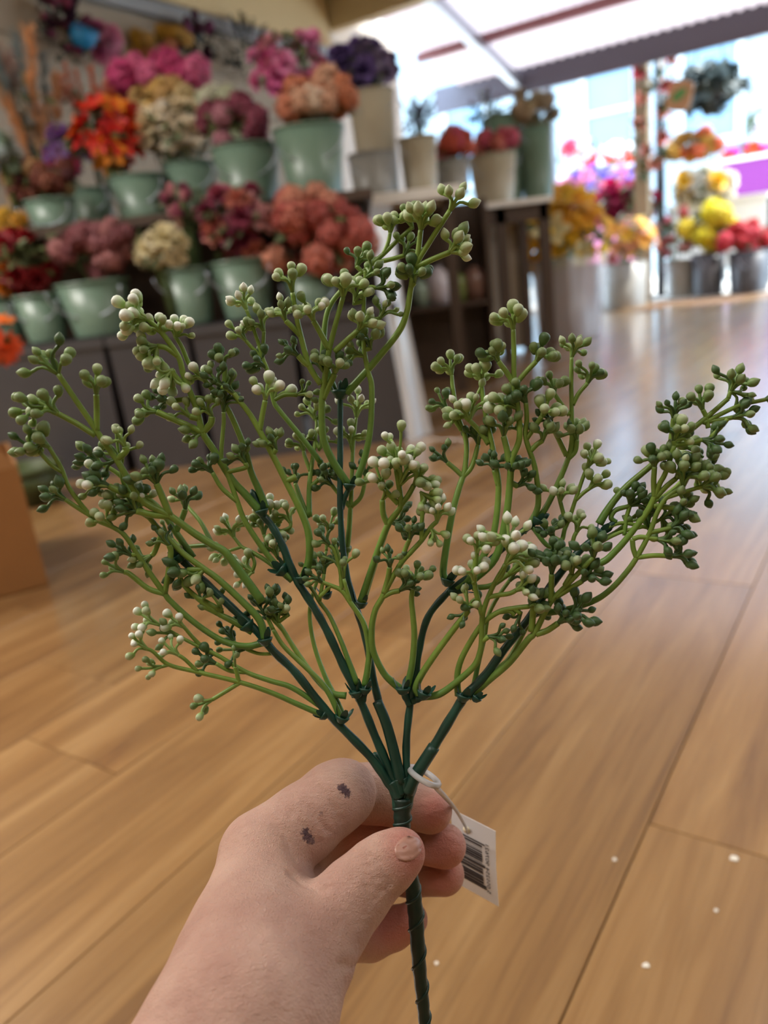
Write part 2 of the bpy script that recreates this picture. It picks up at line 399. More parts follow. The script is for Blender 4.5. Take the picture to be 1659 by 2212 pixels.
# clear plastic sheet hanging at the end of the bins
M_sheet, nt, b = new_mat('clear_plastic'); b.inputs['Base Color'].default_value = (0.86, 0.9, 0.96, 1); b.inputs['Roughness'].default_value = 0.18
tp_ = nd(nt, 'ShaderNodeBsdfTransparent'); ms = nd(nt, 'ShaderNodeMixShader'); ms.inputs[0].default_value = 0.35
nt.links.new(b.outputs[0], ms.inputs[1]); nt.links.new(tp_.outputs[0], ms.inputs[2]); nt.links.new(ms.outputs[0], nt.nodes['Material Output'].inputs[0])
m = MB(); n = 14; q = []
for i in range(n + 1):
    v = i / n; y = 560 + (950 - 560) * v
    for j in range(9):
        u = j / 8; x = (812 + 72 * v) + u * (42 + 10 * v)
        P = atY(x, y, 2.86 + 0.12 * u + 0.015 * math.sin(9 * u + 2 * v)); q.append(P)
q = np.array(q); q[:, 2] = np.maximum(q[:, 2], 0.003)
m.add(q, [(i * 9 + j, i * 9 + j + 1, i * 9 + j + 10, i * 9 + j + 9) for i in range(n) for j in range(8)])
tag(obj('plastic_sheet', m, M_sheet), 'shiny clear plastic sheet hanging at the end of the charcoal bins', 'plastic sheet')

# white table with the pale buckets and the dark table after it
P1 = atY(860, 415, 3.9); zt = P1[2]
t = thing('side_table', 'white topped table holding the cream and grey buckets', 'table')
a = atY(700, 420, 3.9); bb = atY(985, 420, 3.9)
obj('top', MB().box((a[0], 3.85, zt - 0.05), (bb[0] + 0.02, 4.75, zt)).mesh('top', False), M_shelf, t)
for x in (a[0] + 0.06, bb[0] - 0.04):
    for y in (3.95, 4.65): obj('leg', MB().box((x - 0.025, y - 0.025, 0), (x + 0.025, y + 0.025, zt - 0.035)).mesh('leg', False), M_darkwood, t)
P2 = atY(1080, 436, 4.75); zt2 = P2[2]
t = thing('trestle_table', 'dark wooden table with its top coloured pale as a highlight behind the yellow flowers', 'table')
a2 = atY(990, 440, 4.75); b2 = atY(1190, 432, 4.75)
obj('top', MB().box((a2[0], 4.72, zt2 - 0.03), (b2[0], 5.45, zt2)).mesh('top', False), M_shelf, t)  # pale colour stands in for the highlight on the dark wood
obj('apron', MB().box((a2[0] + 0.02, 4.75, zt2 - 0.12), (b2[0] - 0.02, 4.78, zt2 - 0.03)).mesh('apron', False), M_darkwood, t)
obj('back_panel', MB().box((a2[0] + 0.02, 5.41, 0.02), (b2[0] - 0.02, 5.43, zt2 - 0.03)).mesh('back_panel', False), M_greywall, t)
for x in (a2[0] + 0.04, a2[0] + 0.24, b2[0] - 0.04):
    for y in (4.78, 5.4): obj('leg', MB().box((x - 0.03, y - 0.03, 0), (x + 0.03, y + 0.03, zt2 - 0.03)).mesh('leg', False), M_darkwood, t)

bucket(800, 197, 104, 4.25, zt, M_bucket2, 'tall cream bucket of purple flowers on the white table', taper=0.8)
bucket(800, 330, 100, 4.05, zt, M_bucket3, 'short grey bucket in front of the tall cream one', taper=0.9)
bucket(900, 296, 84, 4.1, zt, M_bucket2, 'cream bucket of dusty lavender flowers on the white table', taper=0.86)
bucket(1062, 335, 104, 4.95, zt2, M_bucket2, 'beige bucket of coral flowers on the dark table', taper=0.8)
bucket(975, 345, 76, 4.5, zt, M_bucket3, 'grey bucket of coral flowers at the end of the white table', taper=0.85)
bucket(1085, 250, 84, 5.3, zt2, M_bucket, 'sage bucket of wine coloured flowers behind the beige bucket', taper=0.8)
bucket(1155, 275, 74, 5.25, zt2, M_bucket, 'sage bucket of tan flowers at the right end of the dark table', taper=0.85)
# floor containers on the right
bucket(1222, 575, 150, 5.9, 0.0, M_mauve, 'tall mauve tub of yellow lilies standing on the floor', name='flower_tub', cat='tub', taper=0.86)
bucket(1346, 566, 104, 8.1, 0.0, M_bucket3, 'grey tub of mixed yellow and peach flowers by the timber post', name='flower_tub', cat='tub', taper=0.9)
bucket(1300, 575, 60, 8.3, 0.0, M_darkbin, 'slim charcoal tub between the mauve and the grey tub', name='flower_tub', cat='tub', taper=0.9)
bucket(1470, 560, 66, 8.6, 0.0, M_bucket3, 'grey tub of coral flowers right of the black pole', name='flower_tub', cat='tub', taper=0.85)
bucket(1530, 545, 70, 8.35, 0.0, M_darkbin, 'charcoal tub of bright yellow flowers outside the shop', name='flower_tub', cat='tub', taper=0.85)
bucket(1620, 540, 90, 8.1, 0.0, M_darkbin, 'charcoal tub of red flowers outside the shop', name='flower_tub', cat='tub', taper=0.85)
M_sleeve, nt, b = new_mat('clear_sleeve'); b.inputs['Base Color'].default_value = (0.9, 0.93, 1.0, 1); b.inputs['Roughness'].default_value = 0.16
tp_ = nd(nt, 'ShaderNodeBsdfTransparent'); ms = nd(nt, 'ShaderNodeMixShader'); ms.inputs[0].default_value = 0.72
nt.links.new(b.outputs[0], ms.inputs[1]); nt.links.new(tp_.outputs[0], ms.inputs[2]); nt.links.new(ms.outputs[0], nt.nodes['Material Output'].inputs[0])
ts_ = bpy.data.objects['flower_tub']; P = atY(1222, 575, 5.9); r_ = 75 * mpp(P); m = MB(); vs = []; n = 72
for i in range(9):
    v = i / 8
    for j in range(n):
        a = 2 * math.pi * j / n; rr_ = r_ * (0.90 + 0.20 * v) * (1.05 + .05 * math.sin(7 * a + 2.2 * v) + .02 * math.sin(17 * a))
        vs.append((ts_.location[0] + rr_ * math.cos(a), ts_.location[1] + rr_ * math.sin(a), 0.004 + v * (P[2] + .06)))
m.add(vs, [(i * n + j, i * n + (j + 1) % n, (i + 1) * n + (j + 1) % n, (i + 1) * n + j) for i in range(8) for j in range(n)])
tag(obj('plastic_sleeve', m, M_sleeve), 'clear crinkled plastic sleeve wrapped around the tall mauve tub', 'plastic sleeve')
# street stalls
def stall(px0, px1, py, al, mat, label, dp_=0.9):
    a = shop_co(atAL(px0, py, al)); b_ = shop_co(atAL(px1, py, al)); z = (a[2] + b_[2]) / 2
    t = thing('flower_stall', label, 'stall', (0, 0, 0), (0, 0, -AZ))
    obj('top', MB().box((a[1], al, z - 0.04), (b_[1], al + dp_, z)).mesh('top', False), M_shelf, t)
    obj('skirt', MB().box((a[1] + 0.02, al + 0.02, 0.25), (b_[1] - 0.02, al + 0.05, z - 0.04)).mesh('skirt', False), mat, t)
    for x in (a[1] + 0.05, b_[1] - 0.05):
        for y in (al + 0.1, al + dp_ - 0.1): obj('leg', MB().box((x - 0.03, y - 0.03, 0.004), (x + 0.03, y + 0.03, z - 0.04)).mesh('leg', False), M_black, t)
    return z
M_sk1 = plain('pink_cloth', 'C87898', 0.7); M_sk2 = plain('magenta_cloth', '7A2A78', 0.7)
stall(1195, 1395, 365, 11.0, M_sk1, 'street stall with a pink skirt and white flowers left of the pole')
stall(1555, 1760, 330, 11.6, M_sk2, 'street stall with a magenta skirt at the right picture edge')
stall(1440, 1660, 430, 9.6, M_shelf, 'low white stall right of the pole with cream flowers', 0.6)

# ------------------------------------------------------------------ under-table clutter
cx0 = atY(862, 600, 4.45)[0]; cx1 = atY(1052, 600, 4.45)[0]
cb = thing('filler_shelf', 'dark low shelf unit added to close the bright gaps under the tables', 'shelf', (0, 0, 0))
obj('back_panel', MB().box((cx0, 4.50, 0), (cx1, 4.53, zt - 0.04)).mesh('back_panel', False), M_darkwood, cb)  # added dark backing, keeps the bright street from showing between table legs
obj('shelf_board', MB().box((cx0, 4.3, 0.40), (cx1, 4.5, 0.42)).mesh('shelf_board', False), M_darkwood, cb)
for x in (cx0, cx1 - 0.02): obj('side_panel', MB().box((x, 4.3, 0), (x + 0.02, 4.5, zt - 0.04)).mesh('side_panel', False), M_darkwood, cb)
mj = [plain('jar_%d' % i, c, 0.15, 0.1, 10) for i, c in enumerate(('9AB0A0', 'C8C0C8', '7A8A50', '8A6A60'))]
for i, (px, h_, lb) in enumerate(((905, .16, 'pale green glass jar on the shelf under the tables'), (945, .22, 'greyish white bottle on the shelf under the tables'), (985, .18, 'olive green jar on the shelf under the tables'), (1025, .2, 'brown jar on the shelf under the tables'))):
    x = atY(px, 600, 4.4)[0]; r_ = h_ * .32; t = thing('jar', lb, 'jar', (x, 4.4, 0.42))
    obj('body', MB().lathe([(.001, 0), (r_, 0), (r_ * 1.05, h_ * .5), (r_ * .9, h_ * .75), (r_ * .45, h_ * .85), (r_ * .45, h_ * .92), (.001, h_ * .92)], 16), mj[i], t)
    obj('lid', MB().lathe([(.001, h_ * .92), (r_ * .5, h_ * .92), (r_ * .5, h_), (.001, h_)], 16), M_black, t)
def crate(P, w, d, h, mat, label):
    t = thing('wooden_crate', label, 'crate', (P[0], P[1], 0))
    for k in range(3):
        z = k * h / 3
        obj('slat', MB().box((-w / 2, -d / 2, z + 0.005), (w / 2, -d / 2 + 0.015, z + h / 3 - 0.01)).mesh('slat', False), mat, t)
        obj('slat', MB().box((-w / 2, d / 2 - 0.015, z + 0.005), (w / 2, d / 2, z + h / 3 - 0.01)).mesh('slat', False), mat, t)
    for s in (-1, 1): obj('end_panel', MB().box((s * w / 2 - 0.008, -d / 2, 0), (s * w / 2 + 0.008, d / 2, h)).mesh('end_panel', False), mat, t)
    obj('base', MB().box((-w / 2, -d / 2, 0.003), (w / 2, d / 2, 0.014)).mesh('base', False), mat, t)
crate(onfloor(985, 778), 0.5, 0.4, 0.17, M_darkwood, 'low dark wooden crate on the floor under the tables')
crate(onfloor(925, 750), 0.4, 0.4, 0.42, M_darkwood, 'taller dark wooden crate behind the low one under the tables')
def pot(x, y, al_h, col, label):
    P = onfloor(x, y); mt = plain('glaze_' + col, col, 0.25, 0.1, 10); r = al_h * 0.42
    t = thing('flower_pot', label, 'pot', P)
    obj('body', MB().lathe([(0.001, 0.003), (r * 0.7, 0.003), (r * 0.72, 0), (r * 0.95, al_h * 0.85), (r * 0.85, al_h * 0.85), (r * 0.6, 0.02), (0.001, 0.02)], 20), mt, t)
    obj('rim', MB().lathe([(r * 0.95, al_h * 0.82), (r * 1.06, al_h * 0.82), (r * 1.06, al_h), (r * 0.92, al_h), (r * 0.92, al_h * 0.82)], 20), mt, t)
pot(945, 735, 0.26, '8A9AAE', 'small blue grey pot between the crates under the tables')
pot(1005, 735, 0.24, '7A4A38', 'small terracotta pot right of the blue grey pot')
pot(1040, 718, 0.3, 'B8B0A4', 'pale stone pot beside the dark table leg')
# cardboard box at the left edge, with a raised flap
bc = onfloor(106, 1266)
zt3 = atY(78, 1000, bc[1] + 0.02)[2]
t = thing('cardboard_box', 'brown kraft cardboard box with a raised flap at the left edge', 'box', (bc[0], bc[1], 0), (0, 0, 0.46))
for nme, lo, hi in (('side_panel', (-0.5, 0, 0), (0, 0.006, zt3)), ('side_panel', (-0.5, 0.42, 0), (0, 0.426, zt3)), ('end_panel', (-0.006, 0.006, 0), (0, 0.42, zt3)), ('end_panel', (-0.5, 0.006, 0), (-0.494, 0.42, zt3)), ('base', (-0.5, 0, 0.001), (0, 0.42, 0.006))):
    obj(nme, MB().box(lo, hi).mesh(nme, False), M_kraft, t)
m = MB(); m.add([(-0.5, 0.0, zt3), (0, 0.0, zt3), (-0.1, -0.02, zt3 + 0.17), (-0.42, -0.02, zt3 + 0.17), (-0.5, 0.006, zt3), (0, 0.006, zt3), (-0.1, -0.014, zt3 + 0.17), (-0.42, -0.014, zt3 + 0.17)],
                [(0, 1, 2, 3), (7, 6, 5, 4), (0, 4, 5, 1), (1, 5, 6, 2), (2, 6, 7, 3), (3, 7, 4, 0)])
obj('flap', m.mesh('flap', False), M_kraft2, t)
gp = onfloor(70, 1085)
t = thing('planter', 'low dark green planter on the floor behind the cardboard box', 'planter', gp)
mg = plain('moss_green', '3E4A22', 0.5)
obj('body', MB().lathe([(0.001, 0.003), (0.09, 0.003), (0.09, 0), (0.115, 0.12), (0.10, 0.12), (0.085, 0.02), (0.001, 0.02)], 24), mg, t)
obj('rim', MB().lathe([(0.113, 0.11), (0.122, 0.11), (0.122, 0.13), (0.105, 0.13), (0.105, 0.11)], 24), mg, t)

# ------------------------------------------------------------------ flowers
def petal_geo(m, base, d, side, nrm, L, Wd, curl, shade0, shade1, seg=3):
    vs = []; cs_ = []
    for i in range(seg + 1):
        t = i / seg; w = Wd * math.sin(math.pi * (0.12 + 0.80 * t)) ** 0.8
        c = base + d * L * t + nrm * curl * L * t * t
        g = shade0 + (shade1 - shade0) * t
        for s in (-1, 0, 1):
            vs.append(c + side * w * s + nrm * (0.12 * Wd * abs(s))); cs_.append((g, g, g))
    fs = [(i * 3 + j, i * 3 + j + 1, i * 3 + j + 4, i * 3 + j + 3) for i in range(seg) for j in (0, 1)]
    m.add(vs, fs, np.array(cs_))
def frame(d):
    d = np.array(d, float); d /= np.linalg.norm(d); a = np.array([0, 0, 1.0]) if abs(d[2]) < 0.9 else np.array([1.0, 0, 0])
    u = np.cross(a, d); u /= np.linalg.norm(u); return d, u, np.cross(d, u)
def head_rose(seed):
    r = random.Random(seed); m = MB()
    for ring, (n, tilt, L, w) in enumerate(((3, 1.35, .75, .30), (5, 1.05, .85, .38), (6, .72, .95, .42), (7, .35, 1.0, .45))):
        for k in range(n):
            a = 2 * math.pi * (k + 0.4 * ring) / n + r.uniform(-.15, .15); o = np.array([math.cos(a), math.sin(a), 0]); z = np.array([0, 0, 1.0])
            d = o * math.cos(tilt) + z * math.sin(tilt); nn = -o * math.sin(tilt) + z * math.cos(tilt); s = np.cross(z, o)
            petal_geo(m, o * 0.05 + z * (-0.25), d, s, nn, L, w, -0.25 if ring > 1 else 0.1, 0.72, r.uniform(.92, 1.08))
    return m
def head_daisy(seed, n=12, L=1.0, w=.2, tilt=.2):
    r = random.Random(seed); m = MB()
    for k in range(n):
        a = 2 * math.pi * k / n + r.uniform(-.08, .08); o = np.array([math.cos(a), math.sin(a), 0]); z = np.array([0, 0, 1.0]); t = tilt + r.uniform(-.12, .12)
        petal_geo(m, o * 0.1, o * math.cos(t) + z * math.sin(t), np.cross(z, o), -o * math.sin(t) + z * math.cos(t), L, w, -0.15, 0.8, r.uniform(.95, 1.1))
    m.lathe([(0.001, .22), (.14, .2), (.2, .1), (.16, -.02)], 10, cols=[(1.25, 1.05, .35)] * 4)
    return m
def head_ball(seed, n=46):
    r = random.Random(seed); m = MB()
    for k in range(n):
        z = 1 - 1.75 * (k + .5) / n; a = k * 2.39996; q = math.sqrt(max(0, 1 - z * z)); d = np.array([q * math.cos(a), q * math.sin(a), z])
        d, u, v = frame(d); c = d * r.uniform(.72, .95); g = r.uniform(.72, 1.1)
        for j in range(4):
            t = j * math.pi / 2 + r.random(); o = u * math.cos(t) + v * math.sin(t)
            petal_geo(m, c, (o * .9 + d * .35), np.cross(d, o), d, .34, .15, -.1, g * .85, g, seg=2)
    m.lathe([(0.001, .6), (.42, .42), (.6, 0), (.42, -.42), (.001, -.6)], 10, cols=[(.4, .42, .3)] * 5)
    return m
def head_bud(seed):
    r = random.Random(seed); m = MB()
    for ring, n in ((0, 4), (1, 5)):
        for k in range(n):
            a = 2 * math.pi * (k + .5 * ring) / n; o = np.array([math.cos(a), math.sin(a), 0]); z = np.array([0, 0, 1.0])
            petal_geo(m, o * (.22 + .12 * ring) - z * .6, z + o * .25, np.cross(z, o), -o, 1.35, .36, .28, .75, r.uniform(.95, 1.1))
    return m
def head_plume(seed, n=70):
    r = random.Random(seed); m = MB()
    for k in range(n):
        t = r.random() ** .8; a = r.uniform(0, 6.28); o = np.array([math.cos(a), math.sin(a), 0]); z = np.array([0, 0, 1.0])
        petal_geo(m, z * (t * 3.2 - 1.6), (z * .9 + o * .55) / 1.06, np.cross(z, o), -o, r.uniform(.55, .95), .09, -.25, .8, r.uniform(.9, 1.15), seg=2)
    m.tube([(0, 0, -2.2), (0, 0, 1.3)], .06, 6, col=(.7, .7, .6))
    return m
HEADS = {}
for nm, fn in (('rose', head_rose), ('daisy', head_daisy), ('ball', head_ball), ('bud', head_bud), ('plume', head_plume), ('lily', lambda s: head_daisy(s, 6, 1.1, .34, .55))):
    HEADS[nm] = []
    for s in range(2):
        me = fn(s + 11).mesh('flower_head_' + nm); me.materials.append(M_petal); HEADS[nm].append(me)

def leaves_mesh(n, rx, ry, rz, size, seed, stems_to):
    r = random.Random(seed); m = MB()
    for k in range(n):
        d = np.array([r.gauss(0, 1), r.gauss(0, 1), r.gauss(0, 1)]); d /= np.linalg.norm(d); p = d * np.array([rx, ry, rz]) * r.uniform(.35, .92)
        o, u, v = frame(d + np.array([0, 0, .3])); a = r.uniform(0, 6.28); s = u * math.cos(a) + v * math.sin(a); g = r.uniform(.7, 1.2)
        petal_geo(m, p, (o * .6 + np.cross(o, s) * .8), s, o, size * r.uniform(.8, 1.6), size * .32, -.2, g, g, seg=2)
    return m
def bunch(name, label, Y, cx, cy, rx, ry, kind, hp, n, cols, foot=None, leafmat=None, leaves=110, upright=False, spread=1.0, group=None, lean=0.0):
    P = atY(cx, cy, Y); k = mpp(P); RX, RZ = rx * k, ry * k; RY = min(RX, RZ) * 0.9
    n = int(n * 1.35); hp = hp * 1.08
    z0 = foot if foot is not None else P[2] - RZ * 0.9
    t = thing(name, label, 'flowers', (P[0], P[1], z0), None, group)
    cz = P[2] - z0; sd = int(cx * 7 + cy); r = random.Random(sd)
    fol = obj('foliage', leaves_mesh(leaves, RX, RY, RZ, hp * k * 0.9, sd, None), leafmat or M_leaf, t, loc=(0, 0, cz)); fol['kind'] = 'stuff'
    st = MB()
    placed = 0; i = 0
    while placed < n and i < 400:
        i += 1
        d = np.array([r.gauss(0, 1), r.gauss(0, .8) - .55, r.gauss(0, 1) + .15]); d /= np.linalg.norm(d)
        rad = r.uniform(.62, 1.0)
        p = d * np.array([RX, RY, RZ]) * rad * spread
        q = HEADS[kind][r.randrange(2)]; s = hp * k * r.uniform(.78, 1.15)
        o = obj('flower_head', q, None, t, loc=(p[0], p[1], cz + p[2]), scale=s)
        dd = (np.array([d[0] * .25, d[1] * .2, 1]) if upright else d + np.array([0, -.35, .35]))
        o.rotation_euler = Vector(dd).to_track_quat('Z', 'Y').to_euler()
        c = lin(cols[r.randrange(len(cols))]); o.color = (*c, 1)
        if cz > RZ * 1.05 and placed < 14:
            mid = np.array([p[0] * .35 + lean * .6, p[1] * .35, max(0.01, cz - RZ * 1.0)])
            st.tube([(p[0] * .12 + lean, p[1] * .12, 0.024), mid, (p[0] * .7, p[1] * .7, cz + p[2] * .6)], 0.003, 5)
        placed += 1
    if st.v: obj('stems', st, M_stemg, t)
    return t
B = bunch
US = ZS + 0.0; 
B('hydrangea_bunch', 'peach and cream hydrangeas in the rightmost green bucket of the upper row', 3.30, 690, 218, 85, 46, 'ball', 27, 16, ['DE8E68', 'E8B89A', 'EED6BE', 'D98A6A'], US)
B('rose_bunch', 'bright pink roses rising behind the peach hydrangeas', 3.62, 625, 140, 92, 66, 'rose', 22, 22, ['E06AA8', 'F09CC8', 'C8447F', 'E8A8B8', 'EE88B8'], US)
B('rose_bunch', 'purple roses in the tall cream bucket', 4.25, 785, 140, 88, 48, 'rose', 22, 20, ['5E4A86', '7D66A8', '8A7A9A', '4A3A6A'], zt)
B('hydrangea_bunch', 'burgundy and dusky pink hydrangeas in the upper row', 3.45, 505, 270, 68, 46, 'ball', 26, 12, ['98465E', 'C88898', '8E3A52'], US)
B('rose_bunch', 'large cream white roses in the upper row', 3.62, 375, 285, 78, 52, 'rose', 33, 14, ['F8ECD4', 'F8F2E6', 'F0E0BC'], US)
B('carnation_bunch', 'pale yellow carnations above the cream roses', 3.85, 350, 215, 78, 28, 'ball', 20, 12, ['E8C070', 'E0B878', 'F0D8A0'], US)
B('hydrangea_bunch', 'greenish white hydrangeas right of the yellow carnations', 3.85, 470, 232, 46, 28, 'ball', 22, 8, ['E8E8D0', 'DCE0C0'], US)
B('dahlia_bunch', 'red and orange dahlias in the upper row', 3.60, 235, 285, 74, 60, 'lily', 28, 20, ['C02018', 'C81A18', 'D83018', 'B81818', 'E8601C', 'E88A20'], US)
B('aster_bunch', 'pink and purple asters spilling left of the red dahlias', 3.72, 140, 322, 46, 48, 'daisy', 20, 14, ['C8486A', '5A2A70', 'D06080', '6A3A80'], US)
B('chrysanthemum_bunch', 'rust brown and cream chrysanthemums at the left end of the upper row', 3.45, 85, 395, 88, 36, 'ball', 20, 16, ['7A3A2A', 'C8A070', '5A2226', '8E5038'], US)
B('hydrangea_bunch', 'hot pink hydrangeas in the back of the upper display', 4.0, 335, 168, 96, 32, 'ball', 30, 9, ['E8609A', 'D84A88', 'EE78A8'], US, leaves=25)
B('celosia_bunch', 'coral celosia plumes above the red dahlias', 3.95, 185, 212, 78, 42, 'plume', 15, 14, ['E88868', 'F0A890', 'E07850'], US, upright=True, leaves=20)
B('pampas_bunch', 'tall beige and grey pampas plumes at the upper left', 3.8, 60, 215, 62, 95, 'plume', 26, 18, ['D8B898', 'B89888', 'E8B080', '8E9EA2', 'C8A8A0'], US, upright=True, leaves=10)
B('baby_breath_bunch', 'white and pale green blossom sprigs at the left picture edge', 3.4, 8, 330, 34, 40, 'ball', 14, 8, ['D8E0E0', 'B8C8C8', '90A890'], US)
# hung on the wall boards
def wallY(x, y):
    r = ray(x, y); t_ = (WPE + 0.16) / (r @ PE); return float((r * t_)[1])
HB = 'bunches hanging on the wall'
B('hanging_bunch', 'dark plum trailing bunch hung on the wall at top left', wallY(130, 60), 135, 55, 55, 75, 'bud', 20, 14, ['5A2038', '7A3050', '3A1830', 'A04A68'], None, M_leafdark, 80)
B('hanging_bunch', 'light pink bunch hung on the wall beside a blue wrapper', wallY(210, 85), 212, 88, 52, 36, 'rose', 20, 10, ['E08AB0', 'E8A0C0', 'D070A0'], None, None, 30)
B('hanging_bunch', 'yellow mimosa bunch hung on the wall', wallY(345, 95), 345, 100, 72, 30, 'ball', 16, 14, ['D8A840', 'E8C070', 'D89068'], None, None, 40)
B('hanging_bunch', 'deep purple bunch hung on the wall right of the yellow one', wallY(425, 85), 425, 85, 52, 48, 'bud', 18, 14, ['4A1E40', '5A2A4A', '8E4A78'], None, M_leafdark, 70)
B('hanging_bunch', 'black and grey green foliage bunch hung on the wall', wallY(530, 115), 530, 115, 66, 58, 'plume', 10, 16, ['2A2A2E', '3E443A', '5A6058'], None, M_leafdark, 90)
P = atY(178, 88, wallY(178, 88) - 0.12); m = MB(); m.lathe([(0.03, -0.06), (0.07, 0.0), (0.085, 0.07), (0.08, 0.07), (0.06, 0.0), (0.02, -0.055)], 16)
tag(obj('paper_wrapper', m, plain('blue_paper', '1E80B8', 0.5), None, loc=P, rot=(0.3, 0.5, 0)), 'small bright blue paper cone on the wall beside pink flowers', 'wrapper')
# lower row
B('dahlia_bunch', 'dark red dahlias with a few orange ones at the lower left', 3.05, 48, 565, 80, 72, 'rose', 24, 18, ['8E1420', '7A1018', 'A82028', '8A1220', '9A1822', 'D88020'], ZL)
B('marigold_bunch', 'golden yellow marigolds above the dark red dahlias', 3.25, 25, 482, 42, 24, 'ball', 16, 7, ['E0A020', 'E8B838'], ZL)
B('hydrangea_bunch', 'dusty pink hydrangeas in the wide bucket of the lower row', 3.05, 200, 535, 108, 56, 'ball', 22, 24, ['A86A70', 'B87A7A', '8E5258', '9A5A60'], ZL)
B('rose_bunch', 'small cream roses in the lower row', 2.98, 345, 535, 62, 42, 'rose', 22, 13, ['F2E8C8', 'E8DCB0', 'EEE2BC'], ZL)
B('tulip_bunch', 'mauve pink tulip buds rising above the small cream roses', 3.15, 400, 450, 62, 50, 'bud', 18, 14, ['9A4A60', 'C8808A', 'D8A890', '8E4058'], ZL, upright=True)
B('peony_bunch', 'plum red peonies in the lower row', 3.05, 520, 485, 84, 78, 'rose', 28, 18, ['8A344C', 'A04A60', '7A2A44', 'C87868', 'D8A0A0'], ZL)
B('hydrangea_bunch', 'coral hydrangeas at the right end of the lower row', 3.0, 682, 510, 122, 84, 'ball', 29, 24, ['D07A68', 'C86A60', 'E09A80', 'B85850'], ZL)
B('gerbera_bunch', 'orange gerberas rising from the cardboard box', 1.86, 6, 735, 30, 46, 'daisy', 27, 5, ['E8441A', 'F07A28', 'E85828'], 0.02, None, 20, lean=-0.14)
# tables
B('limonium_bunch', 'dusty lavender sprigs in the cream bucket on the white table', 4.1, 900, 252, 46, 40, 'plume', 8, 16, ['6E6070', '8A7C8C', '504858'], zt, M_leafdark)
B('carnation_bunch', 'coral carnations in the grey bucket beside the lavender sprigs', 4.5, 985, 318, 48, 32, 'ball', 18, 10, ['E0705A', 'D8604A', 'D8607A'], zt)
B('carnation_bunch', 'coral pink carnations in the beige bucket', 4.95, 1075, 312, 44, 26, 'ball', 18, 10, ['E07070', 'D8607A', 'E88878'], zt2)
B('astilbe_bunch', 'wine red and olive astilbe behind the coral carnations', 5.3, 1050, 240, 52, 30, 'plume', 8, 12, ['7A3A4A', '8A8A5A', '5E2E38'], zt2)
B('statice_bunch', 'tan dried statice at the right end of the dark table', 5.25, 1150, 238, 58, 36, 'ball', 15, 12, ['B8A080', 'A89478', 'C8B490'], zt2)
B('lily_bunch', 'yellow and cream lilies in the tall mauve tub', 5.95, 1195, 505, 112, 88, 'lily', 30, 34, ['E0A418', 'E8C038', 'E8D8A0', 'F0B828', 'D89820'], 0.02, None, 110)
B('peony_bunch', 'crimson peonies left of the black pole', 8.95, 1345, 440, 76, 46, 'rose', 22, 18, ['A8124A', 'C01858', '8E0E40'], 0.02)
B('mixed_bunch', 'mixed yellow and peach flowers in the grey tub by the timber post', 8.1, 1352, 518, 68, 54, 'daisy', 17, 22, ['E8A020', 'E8A888', 'F0C030', 'C87080', 'E8B898'], 0.02)
B('gladiolus_bunch', 'coral pink gladioli right of the black pole', 8.6, 1455, 510, 50, 52, 'bud', 15, 14, ['E07078', 'E89890', 'D85868'], 0.02)
B('rose_bunch', 'cream and golden roses on the low white stall', 9.0, 1520, 405, 74, 42, 'rose', 20, 20, ['E8E0D0', 'E0D8C0', 'E8B428', 'D8C8A8'], None)
B('chrysanthemum_bunch', 'bright lemon yellow chrysanthemums outside the shop', 8.35, 1530, 488, 44, 42, 'ball', 20, 9, ['F0E020', 'E8D030'], 0.02)
B('geranium_bunch', 'red geraniums in the charcoal tub outside the shop', 8.1, 1612, 515, 62, 28, 'ball', 16, 14, ['D02030', 'E04858', 'C81828'], 0.02)
B('marigold_bunch', 'orange and yellow marigolds hung behind the black pole', 8.9, 1500, 318, 66, 28, 'ball', 15, 13, ['D8A030', 'E06830', 'C89030'], None)
def stallY(px, py, al): return float(atAL(px, py, al)[1])
B('petunia_bunch', 'white and red petunias on the pink skirted stall', stallY(1245, 330, 11.3), 1245, 332, 62, 28, 'rose', 15, 14, ['FFFFFF', 'F04868', 'F8E0E8'], None)
B('petunia_bunch', 'red and white petunias on the stall beside the timber post', stallY(1345, 330, 11.3), 1345, 332, 48, 26, 'rose', 15, 11, ['F04830', 'FFFFFF', 'F06058'], None)
B('viola_bunch', 'pink and violet violas low on the pink stall', stallY(1295, 385, 10.6), 1295, 385, 95, 26, 'rose', 13, 20, ['E888B0', '7A68D8', 'D04080', 'B898E0'], None)
B('lavender_bunch', 'lilac blue lavender behind the crimson peonies', 9.3, 1280, 425, 60, 26, 'plume', 8, 14, ['7A6AB8', '8E80C8'], None)
B('petunia_bunch', 'magenta and orange petunias on the stall at the right edge', stallY(1610, 330, 11.9), 1612, 335, 58, 24, 'rose', 14, 14, ['A020A0', 'E05020', 'C030B0'], None)
B('petunia_bunch', 'pale pink and white petunias above the magenta ones', stallY(1640, 262, 12.2), 1640, 264, 32, 26, 'rose', 14, 8, ['F8D0E0', 'FFFFFF', 'E85078'], None)
